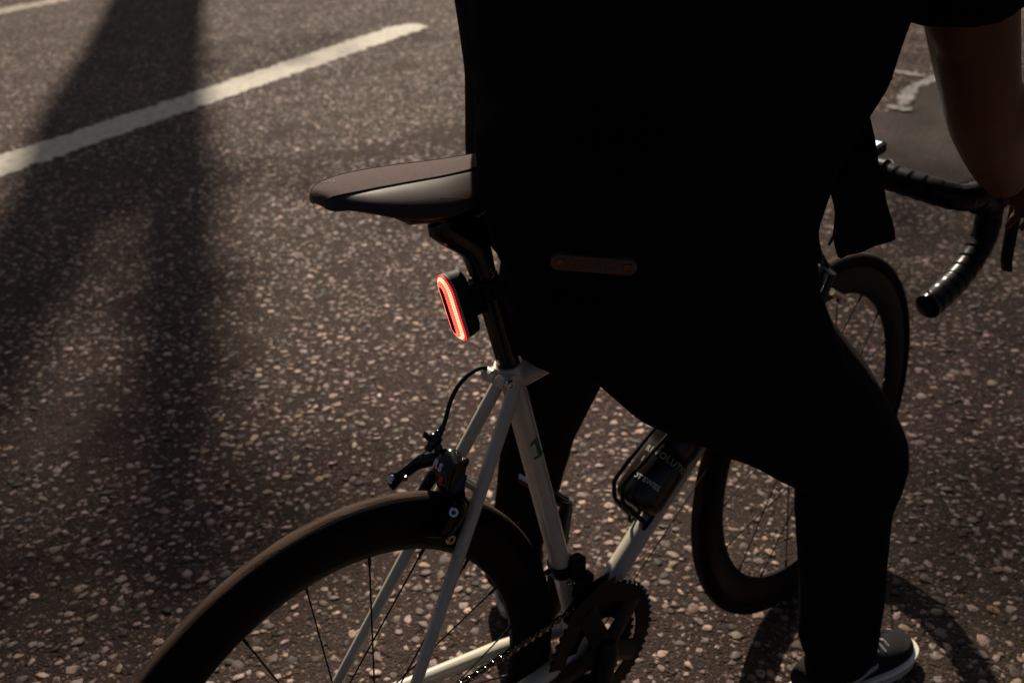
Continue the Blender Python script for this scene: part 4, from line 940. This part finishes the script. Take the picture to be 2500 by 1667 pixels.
# shoes
def shoe(A, heading, mir, k_=1.0):
    h = V((math.cos(heading), math.sin(heading), 0)); s = V((-h.y, h.x, 0)) * mir; g = V((A.x, A.y, 0)) - h * .055
    outl = [(-.012, .0), (-.006, .024), (.03, .036), (.09, .036), (.15, .044), (.20, .051), (.245, .046), (.276, .026), (.285, .002), (.276, -.024), (.245, -.040), (.20, -.045), (.15, -.041), (.09, -.034), (.03, -.033), (-.006, -.022)]
    h = h * k_; s = s * k_; g = V((A.x, A.y, 0)) - h * .055
    P = bez([V((a, b_, 0)) for a, b_ in outl + outl[:1]], 4)[:-1]
    def ring(z, k): 
        c = V((.135, 0, 0)); return [g + h * (c.x + (q.x - c.x) * (1 + k / .14)) + s * (q.y * (1 + k / .045)) + Z * z for q in P]
    up = MB()
    up.rings([ring(.012, -.005), ring(.030, -.004), ring(.045, -.009)] )
    secs = []
    for a, wy, zb, zt in ((.0, .030, .02, .075), (.03, .036, .02, .090), (.075, .036, .02, .098), (.11, .036, .02, .092), (.15, .038, .02, .076), (.19, .041, .02, .062), (.225, .039, .02, .054), (.255, .029, .02, .046), (.272, .016, .02, .038)):
        secs.append((g + h * a + Z * (zb + zt) / 2 + s * .002, s * wy, Z * (zt - zb) / 2))
    up.loft(secs, 20, 2.4)
    o = obj('shoe', up, M['shoe'], person); remesh(o, .0045, 3)
    so_ = MB(); so_.rings([ring(.0, -.004), ring(.003, .0), ring(.018, .003), ring(.025, .0050), ring(.0285, .0035), ring(.0290, -.006), ring(.022, -.006), ring(.012, -.006)], closed=True); so_.rings([ring(.003, -.003), ring(.012, -.004)])
    obj('sole', so_, M['sole'], o, sharp=50)
    gr = MB(); gr.tube([q + Z * .0 for q in ring(.018, .0024)], .0012, 6, closed=True); obj('foxing_line', gr, M['rubber'], o)
    lc = MB()
    for i in range(5):
        a = .115 + .021 * i; z = .092 - .0085 * i; lc.tube([g + h * a + s * .024 + Z * (z - .008), g + h * (a + .004) + Z * (z + .003), g + h * (a + .008) - s * .024 + Z * (z - .008)], .0028, 8)
    obj('laces', lc, M['lace'], o)
    for sg in (1, -1):
        st = MB(); st.loft([(g + h * .06 + s * sg * .0385 + Z * .048, Z * .008, s * .0012), (g + h * .10 + s * sg * .0395 + Z * .043, Z * .007, s * .0012), (g + h * .15 + s * sg * .0405 + Z * .055, Z * .006, s * .0012)], 10); obj('side_stripe', st, M['lace'], o)
shoe(AR + V((-.018, .014, 0)), R(-14), 1, .88); shoe(AL, R(48), -1)
mb = MB()
obj_l = None

# ------------------------------------------------------------------ unseen tree, added and shaped to cast the soft road shadows
COT = 1 / math.tan(SUN_EL); SH2 = V((math.cos(SUN_AZ), math.sin(SUN_AZ), 0))
TREE_BASE = V((7.4, 15.5, 0))
def lift(g, h): return V((g[0], g[1], 0)) + SH2 * (COT * h) + V((0, 0, h))
def over(g, k=1.0):
    """the point of the tree whose shadow reaches ground point g"""
    d = (V((g[0], g[1], 0)) - TREE_BASE).length; return lift(g, d / COT * k)
def tree():
    tt = thing('unseen_tree', 'unseen tall tree, added to cast a blurred shadow across the far lane', 'tree', TREE_BASE)
    mb = MB(); f_ = over((1.98, 5.10))
    limb(mb, [TREE_BASE - Z * .2, TREE_BASE + V((.02, 0, .6)), over((5.2, 11.2)), over((3.48, 7.97)), over((2.45, 6.0)), f_, over((1.72, 4.55))], [.58, .48, .42, .39, .39, .38, .26], 20)
    limb(mb, [f_ + SH2 * .2 - Z * .4, over((1.55, 3.75)), over((1.36, 3.32)), over((.82, 2.24)), over((.37, 1.33)), over((.08, .75))], [.27, .20, .18, .17, .155, .11], 14)
    limb(mb, [over((2.75, 6.6)), over((1.66, 4.72)), over((1.05, 3.60)), over((.50, 2.70)), over((.12, 2.05)), over((-.12, 1.6))], [.37, .35, .29, .23, .19, .13], 14)
    limb(mb, [over((5.2, 11.2)), over((7.6, 8.2)), over((8.4, 4.2)), over((7.2, 2.0)), over((5.2, 1.2)), over((3.2, .5)), over((2.2, .2))], [.20, .13, .09, .06, .03, .02, .012], 10)
    obj('trunk', mb, M['bark'], tt)
    r_ = random.Random(5); lv = MB()
    shade_spots = [((4.6, 1.6), 1.3, 650), ((3.2, .7), .9, 560), ((2.2, .3), .7, 430), ((1.4, -.15), .5, 320), ((5.6, 2.6), 1.2, 380), ((.0, 1.7), .6, 240), ((-.05, 1.1), .5, 300), ((2.9, 5.2), .7, 160), ((1.25, 3.2), .4, 130), ((.75, 2.2), .4, 120), ((.45, 2.8), .5, 150), ((.35, .95), .3, 120), ((1.6, 3.1), .8, 90), ((2.4, 2.2), .8, 110)]  # leaf clumps added out of view, each placed to dim one road area
    for g, sp, n in shade_spots:
        for _ in range(n):
            q = (g[0] + r_.gauss(0, sp * .55), g[1] + r_.gauss(0, sp * .55)); p = over(q, r_.uniform(.85, 1.2))
            a = V((r_.gauss(0, 1), r_.gauss(0, 1), r_.gauss(0, .6))).normalized(); u_, w_ = frame_of(a); L = r_.uniform(.04, .075)
            lv.add([p - a * L, p + u_ * L * .5 + w_ * L * .08, p + a * L, p - u_ * L * .5 + w_ * L * .08], [(0, 1, 2, 3)])
    obj('crown', lv, mat('leaf', (.055, .085, .025), .6, var=(3, (.08, .10, .03))), tt, smooth=False)
tree()
